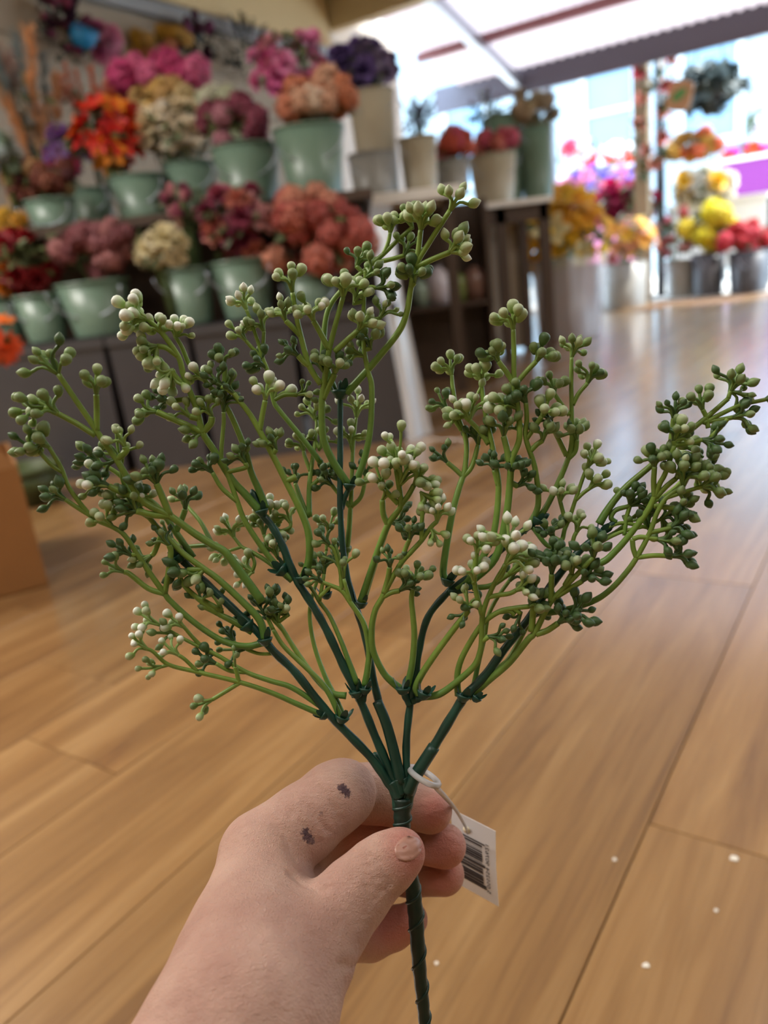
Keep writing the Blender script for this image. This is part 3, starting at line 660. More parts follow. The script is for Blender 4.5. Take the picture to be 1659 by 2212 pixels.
# vine on the post and the hanging plant
vt = thing('flower_garland', 'coral flower garland with leaves twined round the posts', 'garland', tp)
r = random.Random(5); fm = MB()
for k in range(26):
    y = 20 + k * 14; x = 1412 + 32 * math.sin(k * 1.7) + r.uniform(-12, 12); P = atY(x, y, tp[1] - 0.16)
    L_ = np.array(P) - tp
    if k % 2 == 0:
        o = obj('flower_head', HEADS['lily'][k % 4 // 2], None, vt, loc=L_, scale=0.075); o.color = (*lin(r.choice(['E05A48', 'E88878', 'D84858'])), 1); o.rotation_euler = (1.2, r.uniform(-.6, .6), 0)
    for j in range(5):
        d, u, v = frame((r.gauss(0, 1), -0.4 + r.gauss(0, .4), r.gauss(0, 1))); petal_geo(fm, L_, d, u, v, 0.11, 0.035, -.2, 1, 1, seg=2)
fo = obj('foliage', fm, M_leaf, vt); fo['kind'] = 'stuff'
P = atAL(1532, 190, 9.2); k = mpp(P)
ht = thing('hanging_basket', 'dark trailing plant in a hanging basket against the pale house', 'hanging plant', P)
obj('bowl', MB().lathe([(0.001, -0.2), (0.1, -0.18), (0.17, -0.08), (0.19, 0.02), (0.18, 0.02), (0.1, -0.15)], 20), M_black, ht)
fo = obj('foliage', leaves_mesh(260, 78 * k, 60 * k, 52 * k, 0.13, 4, None), M_leafdark, ht); fo['kind'] = 'stuff'
for s in (-.17, .17): obj('chain', MB().tube([(s, 0, 0.0), (0, 0, 1.3)], 0.006, 5), M_black, ht)
# round-cornered wooden plaque with a green leaf mark
P = atAL(1468, 207, 8.25); k = mpp(P); pw, ph = 26 * k, 30 * k
pl = thing('wooden_plaque', 'small tan wooden plaque with a green leaf mark on the pole', 'sign', P, (0, 0.25, -AZ))
m = MB(); ring = []
for a in np.linspace(0, 2 * math.pi, 33)[:-1]:
    c_, s_ = math.cos(a), math.sin(a); ring.append((pw * math.copysign(abs(c_) ** .5, c_), ph * math.copysign(abs(s_) ** .5, s_)))
m.add([(x, -0.012, z) for x, z in ring] + [(x, 0.012, z) for x, z in ring], [tuple(range(32)), tuple(range(63, 31, -1))] + [(i, i + 32, (i + 1) % 32 + 32, (i + 1) % 32) for i in range(32)])
obj('board', m.mesh('board', False), plain('honey_wood', 'B08660', 0.5, 0.15, 20), pl)
m = MB(); petal_geo(m, np.array([-.05, -.014, -.04]), np.array([.7, 0, .7]), np.array([.7, 0, -.7]), np.array([0, -1.0, 0]), .14, .04, 0, 1, 1); obj('leaf_mark', m, plain('leaf_mark', '4E8A48', 0.5), pl)
m = MB().tube([(0, 0, ph), (-.14, 0.05, ph + .05)], .006, 5); obj('hook', m, M_black, pl)
# paper scraps on the floor
ms_ = plain('paper_white', 'F2EEE4', 0.7)
for x, y, s, lb in ((1586, 1855, .006, 'largest white paper scrap on the floor near the right picture edge'), (1395, 2087, .004, 'white paper scrap lying lowest right on the wooden floor'), (1547, 1968, .0025, 'small paper scrap on the floor below the largest scrap'), (1328, 1858, .003, 'small paper scrap on the floor left of the long board joint'), (943, 2082, .0025, 'tiny paper scrap on the floor just right of the stem')):
    P = onfloor(x, y); r = random.Random(x); m = MB(); pts = [(s * math.cos(a) * r.uniform(.6, 1), s * math.sin(a) * r.uniform(.5, 1), 0.0005) for a in np.linspace(0, 6.28, 8)[:-1]]
    m.add(pts + [(p[0] * .9, p[1] * .9, .0014) for p in pts], [tuple(range(6, -1, -1)), tuple(range(7, 14))] + [(i, (i + 1) % 7, (i + 1) % 7 + 7, i + 7) for i in range(7)])
    tag(obj('paper_scrap', m.mesh('paper_scrap', False), ms_, None, loc=P), lb, 'paper scrap', 'paper scraps on the floor')
# ------------------------------------------------------------------ the artificial berry spray held in the hand
D0 = 0.348
def col_mat(name, rough=0.45, sss=0.0, bump=0.0):
    m, nt, b = new_mat(name); at = nd(nt, 'ShaderNodeAttribute', attribute_name='Col')
    tc = nd(nt, 'ShaderNodeTexCoord'); no = nd(nt, 'ShaderNodeTexNoise', i_Scale=220.0, i_Detail=2.0); nt.links.new(tc.outputs['Object'], no.inputs['Vector'])
    hs = nd(nt, 'ShaderNodeHueSaturation'); mr = nd(nt, 'ShaderNodeMapRange'); mr.inputs[3].default_value = 0.8; mr.inputs[4].default_value = 1.2
    nt.links.new(no.outputs['Fac'], mr.inputs[0]); nt.links.new(mr.outputs[0], hs.inputs['Value']); nt.links.new(at.outputs['Color'], hs.inputs['Color'])
    nt.links.new(hs.outputs[0], b.inputs['Base Color']); b.inputs['Roughness'].default_value = rough
    if sss:
        b.inputs['Subsurface Weight'].default_value = sss; b.inputs['Subsurface Radius'].default_value = (0.6, 1.0, 0.3); b.inputs['Subsurface Scale'].default_value = 0.002
    return m
M_plast = col_mat('spray_plastic', 0.42)
M_berry = col_mat('berry_plastic', 0.5)
G_L = np.array(lin('7C9A42')); G_L2 = np.array(lin('5E8A3C')); G_D = np.array(lin('0F3026')); G_D2 = np.array(lin('174034'))
TINT = {'d': ('4A6A38', '44603C'), 'm': ('6E8E48', '7C9062'), 'p': ('86A452', 'B6C4A0'), 'w': ('98B868', 'EEF2EA')}
spray = thing('artificial_berry_spray', 'green plastic berry spray with pale frosted buds held up in the hand', 'artificial plant', cs(900, 2230, D0 + .004))
SO = np.array(spray.location)

def pts_of(s): return [tuple(float(v) for v in q.split(',')) for q in s.split()]
def smooth_path(P, n=5):
    P = np.array(P)
    if len(P) < 3: return np.array([P[0] + (P[-1] - P[0]) * t for t in np.linspace(0, 1, n)])
    Q = np.vstack([2 * P[0] - P[1], P, 2 * P[-1] - P[-2]]); out = []
    for i in range(1, len(Q) - 2):
        for t in np.linspace(0, 1, n, endpoint=False):
            a, b_, c, d = Q[i - 1], Q[i], Q[i + 1], Q[i + 2]
            out.append(.5 * ((2 * b_) + (c - a) * t + (2 * a - 5 * b_ + 4 * c - d) * t * t + (3 * b_ - a - 3 * c + d) * t ** 3))
    out.append(P[-1]); return np.array(out)

def berry_mesh(tint, pointed):
    m = MB(); a, b_ = (np.array(lin(c)) for c in TINT[tint])
    if pointed: prof = [(.01, -1.1), (.28, -.95), (.62, -.6), (.86, -.1), (.88, .3), (.7, .75), (.4, 1.12), (.14, 1.38), (.01, 1.46)]
    else: prof = [(.01, -1.45), (.33, -1.3), (.66, -.85), (.93, -.25), (1.0, .25), (.83, .72), (.47, 1.0), (.01, 1.1)]
    zs = np.array([p[1] for p in prof]); t = np.clip((zs + .9) / 1.9, 0, 1)
    m.lathe(prof, 12, cols=[tuple(a + (b_ - a) * q) for q in t]); return m
BM = {(t, p): berry_mesh(t, p) for t in TINT for p in (0, 1)}
BME = {}
for kk, v in BM.items():
    BME[kk] = v.mesh('berry'); BME[kk].materials.append(M_berry)

BERR = []            # (position, axis, radius, tint, pointed, sprig)
def sprig(dz0, dz1, paths, clusters, r0=7.0, r1=3.6, seed=0):
    """paths in pixels; depth runs from dz0 (first point of the first path) to dz1 (farthest point), in cm"""
    PP = [pts_of(p) for p in paths]; base = np.array(PP[0][0]); allp = [q for p in PP for q in p] + [(c[2], c[3]) for c in clusters]
    mx = max(np.hypot(*(np.array(q) - base)) for q in allp) + 1e-6
    rr = random.Random(int(base[0] * 3 + base[1]) + seed)
    def dep(q): return D0 + (dz0 + (dz1 - dz0) * (np.hypot(q[0] - base[0], q[1] - base[1]) / mx) ** 1.2) / 100
    def P3(q): return cs(q[0], q[1], dep(q))
    m = MB()
    for i, p in enumerate(PP):
        path = smooth_path([P3(q) for q in p], 6)
        t0 = np.hypot(*(np.array(p[0]) - base)) / mx; t1 = np.hypot(*(np.array(p[-1]) - base)) / mx
        k = D0 / F
        f = np.linspace(0, 1, len(path)); rad = (r0 + (r1 * .85 - r0) * np.clip(t0 + (t1 - t0) * f, 0, 1) ** .7) * k
        if i: rad = np.minimum(rad, (r1 + 1.6) * k)
        tt = np.clip(t0 + (t1 - t0) * f, 0, 1); g = rr.uniform(.85, 1.1)
        col = [tuple((G_L2 * .9 + (G_L - G_L2 * .9) * min(1, q * 2.2)) * g) for q in tt]
        m.tube(path - SO, rad, 8, col=[c for c in col for _ in range(8)])
    sp = len(SPR); mine = []
    for c in clusters:
        bx, by, tx, ty, n, tint = c[:6]; br = c[6] if len(c) > 6 else 10.0
        Bp = P3((bx, by)); Tp = P3((tx, ty)); k = np.linalg.norm(Bp - CAM) / F
        ax = Tp - Bp; L = np.linalg.norm(ax); 
        if L < 22 * k: L = 22 * k
        L = max(L, 30 * k) * 1.34; br *= 0.95; Bp = Bp - ax / np.linalg.norm(ax) * 4 * k
        ax, u, v = frame(ax); pointed = rr.random() < (.75 if tint in 'd' else .35)
        ph = rr.uniform(0, 6.28)
        for i in range(n):
            if n > 3 and i == 0: th = .1
            else: th = (.34 + .42 * ((i * .618) % 1)) * (1.0 + .05 * n)
            th = min(th, 1.02); a = ph + i * 2.39996 if n > 6 else ph + i * 2 * math.pi / max(1, n - (1 if n > 3 else 0)) + rr.uniform(-.3, .3)
            d = ax * math.cos(th) + (u * math.cos(a) + v * math.sin(a)) * math.sin(th)
            ln = L * rr.uniform(.85, 1.2) * (1.12 if th < .2 else 1.0)
            q = Bp + d * ln
            mid = Bp + ax * ln * .30 + d * ln * .28
            r_ = br * k * rr.uniform(.74, 1.12)
            tnt = tint
            if rr.random() < .22: tnt = {'d': 'm', 'm': 'p' if rr.random() < .5 else 'd', 'p': 'w' if rr.random() < .6 else 'm', 'w': 'p'}[tint]
            st = smooth_path([Bp, mid, q - d * r_ * .7], 3)
            cl = np.array(lin(TINT[tnt][0])) * .9
            m.tube(st - SO, np.linspace(2.9, 3.6, len(st)) * k * (br / 10) ** .5, 6, col=tuple(cl))
            BERR.append((q, d, r_, tnt, int(pointed), sp))
    SPR.append(m)
SPR = []
S = sprig
# --- left-low sprigs on branch 1
S(-.2, -2.5, ['700,1546 640,1520 585,1496 519,1474 428,1452 365,1436 331,1408 318,1402', '519,1474 490,1492 459,1511', '516,1472 512,1456 508,1440', '428,1452 400,1425 385,1415', '365,1436 350,1440'],
  [(318, 1402, 292, 1384, 6, 'w', 8), (350, 1440, 328, 1444, 5, 'p', 8), (385, 1415, 368, 1402, 5, 'w', 8), (459, 1511, 435, 1522, 5, 'm', 9), (508, 1440, 506, 1425, 2, 'm', 7)], 7, 4)
S(-.2, -1.5, ['700,1530 632,1486 585,1471 532,1452 472,1417 441,1402 397,1380 345,1350', '532,1452 497,1449 466,1433', '441,1402 415,1375 398,1355', '397,1380 380,1372'],
  [(345, 1350, 310, 1333, 6, 'w', 9), (398, 1355, 378, 1342, 5, 'w', 9), (380, 1372, 362, 1368, 4, 'm', 9), (466, 1433, 442, 1422, 6, 'd', 10)], 7, 4)
S(-.2, .2, ['738,1556 715,1505 690,1470 648,1430 612,1395 590,1360', '590,1360 575,1330'], [(575, 1330, 560, 1310, 4, 'd', 9)], 8, 5)
S(.2, 2.0, ['742,1548 726,1510 701,1458 679,1395 669,1333 674,1290 690,1240 705,1190', '705,1190 706,1167 710,1150', '690,1240 720,1205'], [(710, 1150, 715, 1122, 7, 'p', 9), (720, 1205, 728, 1184, 6, 'd', 9), (690, 1240, 684, 1215, 6, 'd', 9)], 7, 4)
# --- branch 1, second whorl
S(-.6, -3.2, ['572,1388 530,1396 480,1384 420,1345 370,1300 356,1283 326,1241 296,1196 269,1156 244,1139 200,1117 152,1058 133,1012 106,966', '356,1283 320,1271 280,1240 268,1236', '356,1283 364,1235 369,1193 365,1178', '200,1117 165,1095 141,1079', '135,1020 112,1005 82,972', '296,1196 285,1200'],
  [(106, 966, 80, 945, 8, 'm', 12), (82, 972, 52, 958, 5, 'm', 12), (141, 1079, 108, 1060, 7, 'd', 11), (268, 1236, 248, 1228, 4, 'm', 9), (365, 1178, 352, 1165, 4, 'd', 8), (285, 1200, 262, 1184, 6, 'd', 11), (244, 1139, 214, 1110, 6, 'p', 10)], 8, 5)
S(-.6, -2.0, ['572,1382 561,1340 519,1295 470,1250 441,1229 393,1193 350,1150 322,1118 300,1095', '350,1150 335,1190 328,1200', '441,1229 405,1232', '322,1118 275,1090 262,1085', '300,1095 268,1045 262,1010'],
  [(328, 1200, 312, 1210, 7, 'm', 11), (405, 1232, 385, 1240, 7, 'd', 13), (262, 1085, 240, 1075, 6, 'p', 11), (262, 1010, 252, 958, 5, 'p', 10), (300, 1095, 300, 1075, 5, 'w', 9), (441, 1229, 420, 1250, 5, 'm', 13)], 9, 5)
S(-.5, -1.2, ['545,1365 500,1340 471,1325 423,1289 396,1262 385,1235', '471,1325 440,1310', '423,1289 440,1298 480,1320'], [(440, 1310, 432, 1290, 4, 'd', 8), (480, 1320, 470, 1300, 4, 'm', 8)], 8, 6)
S(-.6, -.2, ['560,1390 540,1400 515,1395 505,1385', '594,1412 560,1412 530,1402'], [(505, 1385, 495, 1372, 5, 'd', 9), (530, 1402, 498, 1404, 5, 'd', 9)], 5, 4)
# --- branch 1 tip: tall left sprig
S(-.8, -3.8, ['566,1300 519,1235 486,1193 459,1177 420,1152 368,1115 306,1080 271,1025 252,993 217,944 200,917 163,863 126,808', '209,930 209,885 208,852', '206,941 165,915 127,895', '368,1115 345,1060 338,1045', '368,1115 330,1112 295,1104', '306,1080 260,1062 235,1050', '252,993 272,975 270,965', '127,895 95,880'],
  [(126, 808, 88, 772, 5, 'm', 13), (126, 808, 128, 765, 3, 'm', 12), (208, 852, 206, 818, 5, 'm', 13), (127, 895, 92, 872, 6, 'm', 13), (95, 880, 45, 892, 5, 'm', 11), (338, 1045, 318, 1008, 8, 'd', 12), (338, 1045, 345, 1010, 3, 'd', 12), (295, 1104, 266, 1108, 5, 'd', 13), (235, 1050, 208, 1040, 7, 'd', 12), (235, 1050, 188, 1045, 4, 'w', 10), (270, 965, 262, 948, 4, 'p', 10), (252, 993, 236, 1000, 3, 'd', 11), (295, 1104, 280, 1075, 5, 'd', 12)], 10, 6)
S(-.6, -1.0, ['417,1205 380,1150 345,1100 300,1060 250,1020 215,1000', '380,1150 395,1115 400,1100', '345,1100 322,1090', '300,1060 285,1035'],
  [(215, 1000, 186, 978, 9, 'd', 12), (400, 1100, 398, 1075, 6, 'd', 11), (322, 1090, 300, 1085, 6, 'p', 9), (285, 1035, 300, 1036, 3, 'd', 12)], 8, 5)
S(-.2, 1.2, ['459,1177 435,1130 410,1100 404,1090', '459,1177 395,1180 372,1165'], [(372, 1165, 358, 1150, 5, 'd', 8), (404, 1090, 398, 1072, 5, 'm', 10)], 6, 4)
# --- branch 2, first whorl
S(0, .5, ['748,1503 720,1498 689,1474 646,1416 612,1362 600,1345', '612,1362 585,1330 590,1310', '600,1345 622,1328'], [(590, 1310, 580, 1285, 8, 'd', 11), (622, 1328, 610, 1312, 7, 'd', 10), (600, 1345, 598, 1318, 5, 'm', 10)], 8, 5)
S(0, -.6, ['788,1482 795,1440 797,1400 785,1345 757,1302 738,1276 715,1265 696,1258', '738,1276 735,1235 722,1190 712,1178', '715,1265 690,1290', '757,1302 742,1250'], [(712, 1178, 700, 1165, 6, 'd', 9), (696, 1258, 672, 1240, 6, 'd', 9), (742, 1250, 735, 1200, 5, 'm', 9)], 8, 4)
S(0, 1.0, ['772,1478 752,1425 736,1383 712,1330 690,1300 672,1270 640,1240 600,1205', '690,1300 700,1240'], [(600, 1205, 590, 1180, 6, 'p', 9), (700, 1240, 697, 1222, 6, 'd', 9)], 7, 4)
# --- branch 2, second whorl
S(.3, -1.0, ['655,1250 668,1205 666,1150 648,1100 618,1040 590,985 561,931 540,895 519,868 505,850', '561,931 567,895 573,865', '588,982 596,970', '618,1040 640,1030', '505,850 478,835'],
  [(596, 970, 588, 950, 7, 'm', 11), (573, 865, 575, 832, 6, 'w', 12), (505, 850, 494, 842, 8, 'd', 10), (478, 835, 470, 826, 5, 'd', 9)], 10, 6)
S(.3, -.6, ['632,1253 605,1228 576,1196 531,1129 513,1084 490,1020 478,990 483,916 483,890', '513,1084 480,1055 459,1021', '490,1020 530,1010 530,1000'], [(459, 1021, 443, 1006, 7, 'd', 10), (530, 1000, 522, 988, 8, 'd', 10), (483, 890, 484, 868, 4, 'd', 9)], 8, 5)
S(.6, 1.6, ['630,1255 580,1215 540,1190 522,1181 505,1160', '580,1215 575,1170 570,1155', '540,1190 550,1215 545,1235', '522,1181 495,1190', '630,1255 600,1150 590,1135', '600,1150 625,1140 628,1130'],
  [(505, 1160, 492, 1132, 9, 'w', 10), (570, 1155, 568, 1135, 6, 'm', 10), (545, 1235, 535, 1228, 6, 'w', 10), (495, 1190, 480, 1195, 6, 'p', 10), (545, 1235, 522, 1252, 4, 'w', 11), (590, 1135, 582, 1098, 8, 'w', 10), (628, 1130, 622, 1112, 7, 'p', 10), (590, 1135, 606, 1160, 6, 'p', 9)], 6, 4)
# --- branch 2 tip: the tall pale top-left sprig
S(.2, -2.2, ['562,1105 530,1068 501,1036 462,973 438,934 426,886 410,845 396,808 385,770 352,722 320,690', '438,934 395,915 350,895 338,890', '385,770 360,752 340,748', '410,845 380,815 372,800', '432,905 410,900', '438,934 455,915 458,900'],
  [(320, 690, 278, 668, 11, 'w', 12), (320, 690, 300, 690, 6, 'w', 11), (352, 722, 330, 700, 5, 'w', 11), (340, 748, 312, 752, 7, 'p', 12), (340, 748, 330, 782, 5, 'p', 12), (372, 800, 350, 815, 5, 'w', 12), (338, 890, 318, 888, 6, 'm', 11), (410, 900, 408, 898, 4, 'p', 11), (458, 900, 450, 888, 6, 'p', 9), (438, 934, 418, 942, 3, 'm', 12), (372, 800, 372, 835, 3, 'w', 12)], 10, 6)
S(.3, -1.2, ['575,1098 560,1060 543,1021 528,967 501,901 483,871 441,820 411,790 393,750 380,728', '477,868 430,860 390,864 375,866', '450,835 446,825', '483,871 486,800 484,790'],
  [(380, 728, 380, 700, 7, 'w', 11), (380, 728, 402, 712, 3, 'p', 9), (375, 866, 345, 862, 6, 'd', 10), (446, 825, 432, 812, 8, 'w', 10), (484, 790, 480, 772, 8, 'd', 10), (483, 871, 500, 850, 5, 'd', 9)], 9, 5)
S(1.2, .4, ['694,1000 645,937 603,886 591,865 579,805 568,775 561,750 546,705 532,668', '568,775 545,752 530,735', '566,770 569,735 570,716', '591,865 615,853 642,853', '579,805 575,795'],
  [(532, 668, 522, 636, 8, 'w', 10), (530, 735, 510, 712, 7, 'p', 10), (570, 716, 562, 690, 7, 'p', 10), (642, 853, 662, 848, 6, 'm', 8), (575, 795, 558, 775, 7, 'd', 11), (591, 865, 600, 853, 2, 'w', 13)], 7, 4.5)
# --- centre-left fine sprigs
S(1.2, 2.4, ['668,1116 668,1053 674,1000 681,952 684,914 680,905', '671,1020 658,985 656,975', '666,1119 645,1065 638,1045', '681,952 690,970', '668,1053 690,1035'],
  [(680, 905, 674, 890, 6, 'p', 9), (656, 975, 652, 950, 7, 'p', 9), (638, 1045, 638, 1030, 6, 'd', 9), (690, 970, 695, 955, 5, 'p', 8), (690, 1035, 700, 1022, 7, 'd', 9), (680, 905, 695, 895, 3, 'm', 9)], 7, 4)
# --- branch 3: big U with the tall centre sprigs
S(1.0, -1.0, ['752,1048 717,992 698,942 695,876 697,850 705,795 711,756 725,700 741,642', '711,756 690,715 677,693', '722,760 750,735 774,714', '697,862 712,830 723,808', '693,830 668,790 650,726 640,680 632,632', '668,790 655,780 644,768', '650,726 630,705 617,693'],
  [(741, 642, 740, 604, 8, 'p', 13), (677, 693, 664, 660, 10, 'p', 11), (774, 714, 790, 690, 8, 'p', 12), (723, 808, 730, 780, 8, 'm', 11), (632, 632, 626, 592, 6, 'p', 11), (644, 768, 624, 750, 7, 'd', 10), (617, 693, 608, 668, 7, 'p', 10), (697, 800, 685, 770, 4, 'd', 11)], 10, 6)
S(1.2, -.2, ['767,1046 787,992 800,926 803,838 795,802 787,756 786,700 786,651 789,600 789,585', '787,756 800,752', '786,680 810,690 820,688', '789,625 800,620 812,622', '786,651 765,655'],
  [(800, 752, 796, 735, 7, 'd', 12), (820, 688, 832, 668, 6, 'm', 9), (765, 655, 770, 640, 6, 'p', 10), (789, 600, 802, 590, 5, 'm', 10), (812, 622, 830, 620, 8, 'd', 11), (787, 770, 770, 762, 5, 'm', 10)], 9, 5)
S(1.4, .6, ['723,845 700,775 699,741 708,672 738,627 783,588 828,549 860,518 891,491', '828,549 838,525 843,503', '813,567 845,560 873,552', '783,588 770,575'],
  [(843, 503, 848, 472, 7, 'p', 11), (873, 552, 882, 528, 5, 'm', 9), (770, 575, 782, 548, 6, 'm', 10), (891, 491, 884, 470, 4, 'm', 10)], 8, 5)
S(.8, -1.6, ['748,850 780,815 816,774 861,717 879,675 887,627 897,576 930,520 972,455', '897,576 904,540 909,497', '897,578 935,560 972,545', '887,620 895,610'],
  [(972, 455, 990, 418, 6, 'p', 11), (909, 497, 912, 460, 8, 'p', 14), (909, 497, 925, 462, 4, 'p', 12), (972, 545, 990, 515, 6, 'p', 15), (972, 545, 1000, 545, 3, 'p', 12), (895, 610, 892, 590, 11, 'd', 12)], 9, 6)
S(1.0, 2.4, ['742,1270 739,1243 752,1167 757,1096 760,1040 762,977 766,930 770,901', '757,1096 735,1070 717,1048', '757,1096 780,1073 790,1030', '762,977 758,960'],
  [(717, 1048, 700, 1030, 8, 'd', 9), (790, 1030, 788, 1012, 6, 'd', 9), (758, 960, 756, 932, 9, 'w', 9), (770, 901, 775, 865, 8, 'w', 9)], 8, 4)
S(.4, -1.4, ['780,1300 800,1240 820,1180 838,1134 855,1110 866,1091 862,1050 856,1015', '866,1091 882,1070 894,1048', '860,1088 838,1065 830,1055', '838,1134 828,1110 826,1080'],
  [(856, 1015, 852, 978, 9, 'p', 12), (894, 1048, 912, 1018, 9, 'p', 12), (830, 1055, 815, 1020, 8, 'p', 11), (862, 1050, 884, 1000, 8, 'p', 11), (856, 1015, 868, 958, 6, 'w', 11), (826, 1080, 838, 1062, 3, 'p', 10)], 9, 6)
S(.4, .8, ['784,1302 812,1215 842,1128', ], [(842, 1128, 880, 1135, 8, 'd', 10)], 7, 5)
# --- branch 4: front U
S(0, -1.4, ['868,1490 846,1472 827,1451 806,1405 803,1360 810,1320 824,1294 833,1275 866,1217 890,1190 911,1167 930,1140 944,1126', '829,1282 838,1250 842,1225', '826,1290 845,1280 863,1276', '911,1167 911,1141 913,1091 911,1065', '866,1217 876,1185 885,1165'],
  [(842, 1225, 842, 1202, 7, 'd', 9), (863, 1276, 880, 1264, 8, 'd', 9), (944, 1126, 948, 1098, 8, 'w', 11), (911, 1065, 928, 1078, 8, 'p', 11), (885, 1165, 888, 1140, 9, 'd', 10), (930, 1140, 940, 1155, 4, 'p', 10)], 9, 5)
S(0, -.6, ['880,1482 890,1436 895,1376 892,1330 889,1294 893,1265'], [(893, 1265, 900, 1230, 9, 'm', 10)], 8, 6)
S(0, -1.0, ['905,1500 899,1485 911,1457 941,1412 981,1358 1005,1328 1012,1318'], [(1012, 1318, 1010, 1302, 6, 'p', 9), (1012, 1318, 1005, 1325, 3, 'd', 9)], 9, 7)
S(0, -2.2, ['912,1505 950,1499 995,1466 1026,1436 1038,1406 1041,1375 1042,1331 1053,1294 1071,1255 1092,1219', '1042,1331 1032,1294 1024,1255', '1053,1290 1080,1285 1101,1282 1115,1275', '1041,1385 1055,1375', '1071,1255 1085,1240 1100,1195', '1024,1262 1028,1215 1030,1195'],
  [(1024, 1255, 1022, 1222, 9, 'w', 11), (1092, 1219, 1118, 1188, 8, 'w', 13), (1115, 1275, 1135, 1262, 7, 'w', 12), (1055, 1375, 1072, 1376, 6, 'd', 10), (1100, 1195, 1098, 1145, 7, 'w', 12), (1030, 1195, 1032, 1165, 7, 'w', 11), (1042, 1320, 1036, 1312, 2, 'd', 12)], 9, 5)
# --- branch 5
S(0, -1.6, ['990,1502 988,1480 990,1445 1005,1406 1041,1349 1077,1322 1110,1314 1143,1310', '1110,1314 1125,1325', '1077,1322 1100,1320 1112,1328'], [(1143, 1310, 1160, 1290, 7, 'd', 12), (1125, 1325, 1118, 1338, 3, 'd', 9)], 8, 6)
S(0, -2.4, ['1000,1505 1030,1490 1059,1466 1101,1430 1140,1382 1155,1367 1179,1319 1195,1294 1230,1258 1282,1204', '1148,1364 1151,1330 1152,1300', '1190,1300 1191,1270 1192,1240', '1200,1290 1230,1272 1258,1255', '1158,1370 1182,1362 1206,1346', '1220,1265 1235,1240'],
  [(1282, 1204, 1284, 1168, 7, 'd', 12), (1192, 1240, 1196, 1200, 8, 'd', 12), (1258, 1255, 1282, 1228, 9, 'd', 12), (1206, 1346, 1228, 1328, 9, 'd', 11), (1152, 1300, 1156, 1275, 5, 'm', 11), (1228, 1335, 1258, 1306, 8, 'd', 12), (1235, 1240, 1232, 1215, 6, 'm', 11)], 10, 6)
S(.2, .6, ['1012,1508 1040,1480 1075,1445 1101,1421 1134,1361 1150,1335'], [(1150, 1335, 1165, 1318, 5, 'd', 10)], 7, 6)
S(.2, 1.0, ['1024,1478 1034,1430 1046,1380 1055,1330 1075,1290 1100,1255'], [(1100, 1255, 1110, 1240, 4, 'd', 10)], 6, 5)
# --- branch 4 upper whorl
S(.3, 1.6, ['962,1252 958,1225 975,1119 990,1060 1000,1030 1005,1008 1008,966 1003,936 989,897 978,836 976,811', '1000,1030 985,1015 966,999', '997,930 980,905 966,886', '1000,1030 1019,1008 1033,961'],
  [(976, 811, 972, 786, 7, 'p', 11), (966, 999, 954, 986, 7, 'd', 9), (966, 886, 955, 868, 7, 'm', 9), (1033, 961, 1028, 935, 7, 'd', 10)], 9, 5)
S(.4, .4, ['985,1272 1020,1240 1060,1170 1072,1119 1077,1050 1070,1000 1063,961 1052,911 1041,842 1041,830', '1056,960 1035,930 1014,908', '1077,1050 1068,1015', '1014,908 1005,900'],
  [(1041, 830, 1040, 798, 8, 'p', 11), (1014, 908, 998, 878, 8, 'p', 12), (1014, 908, 1025, 860, 6, 'p', 9), (1068, 1015, 1058, 985, 7, 'd', 9), (1005, 900, 985, 902, 2, 'p', 12)], 9, 6)
S(.4, -.8, ['1010,1262 1070,1205 1094,1111 1102,1036 1105,994 1122,947 1119,883 1111,831 1110,760 1109,712', '1111,831 1095,805 1077,781', '1113,831 1135,805 1158,781', '1100,1000 1095,970 1088,942', '1105,1000 1103,1025'],
  [(1109, 712, 1106, 678, 8, 'p', 13), (1077, 781, 1066, 752, 8, 'm', 12), (1158, 781, 1170, 754, 8, 'm', 12), (1088, 942, 1090, 905, 9, 'm', 12), (1103, 1025, 1105, 1005, 10, 'd', 12), (1119, 883, 1080, 860, 6, 'p', 13)], 10, 6)
S(.6, -.6, ['1130,1150 1155,1113 1163,1077 1155,1008 1136,947 1138,905 1136,870', '1136,950 1160,915 1170,900', '1145,975 1160,960 1172,952', '1100,1040 1118,1050'],
  [(1136, 870, 1122, 848, 9, 'd', 12), (1170, 900, 1182, 875, 7, 'p', 12), (1172, 952, 1176, 930, 7, 'm', 12), (1118, 1050, 1128, 1042, 7, 'd', 10)], 8, 6)
S(.6, .2, ['1140,1140 1172,1108 1199,1058 1227,991 1235,953 1235,897 1234,814 1235,772', '1237,875 1250,850 1269,828', '1230,897 1212,872 1197,850', '1227,991 1242,975 1246,950', '1224,985 1205,945 1194,922'],
  [(1235, 772, 1244, 742, 8, 'm', 10), (1269, 828, 1280, 802, 8, 'm', 10), (1197, 850, 1192, 826, 8, 'm', 10), (1246, 950, 1238, 920, 8, 'm', 11), (1194, 922, 1186, 904, 6, 'd', 9)], 8, 5)
S(.6, .2, ['1150,1138 1185,1180 1212,1169 1220,1143 1230,1119 1244,1077 1260,1030 1269,1008', '1244,1080 1260,1065 1274,1055', '1222,1130 1216,1105 1210,1083', '1212,1169 1195,1160', '1235,1182 1240,1160 1245,1150'],
  [(1269, 1008, 1285, 980, 8, 'p', 10), (1274, 1055, 1296, 1034, 8, 'p', 10), (1210, 1083, 1214, 1060, 8, 'p', 11), (1195, 1160, 1185, 1142, 11, 'd', 11), (1245, 1150, 1250, 1132, 5, 'w', 9)], 6, 4.5)
S(.4, -.8, ['1020,1270 1060,1265 1100,1240 1150,1215 1180,1195', '1100,1240 1125,1215'], [(1180, 1195, 1198, 1192, 6, 'd', 12), (1125, 1215, 1135, 1200, 6, 'w', 12)], 7, 6)
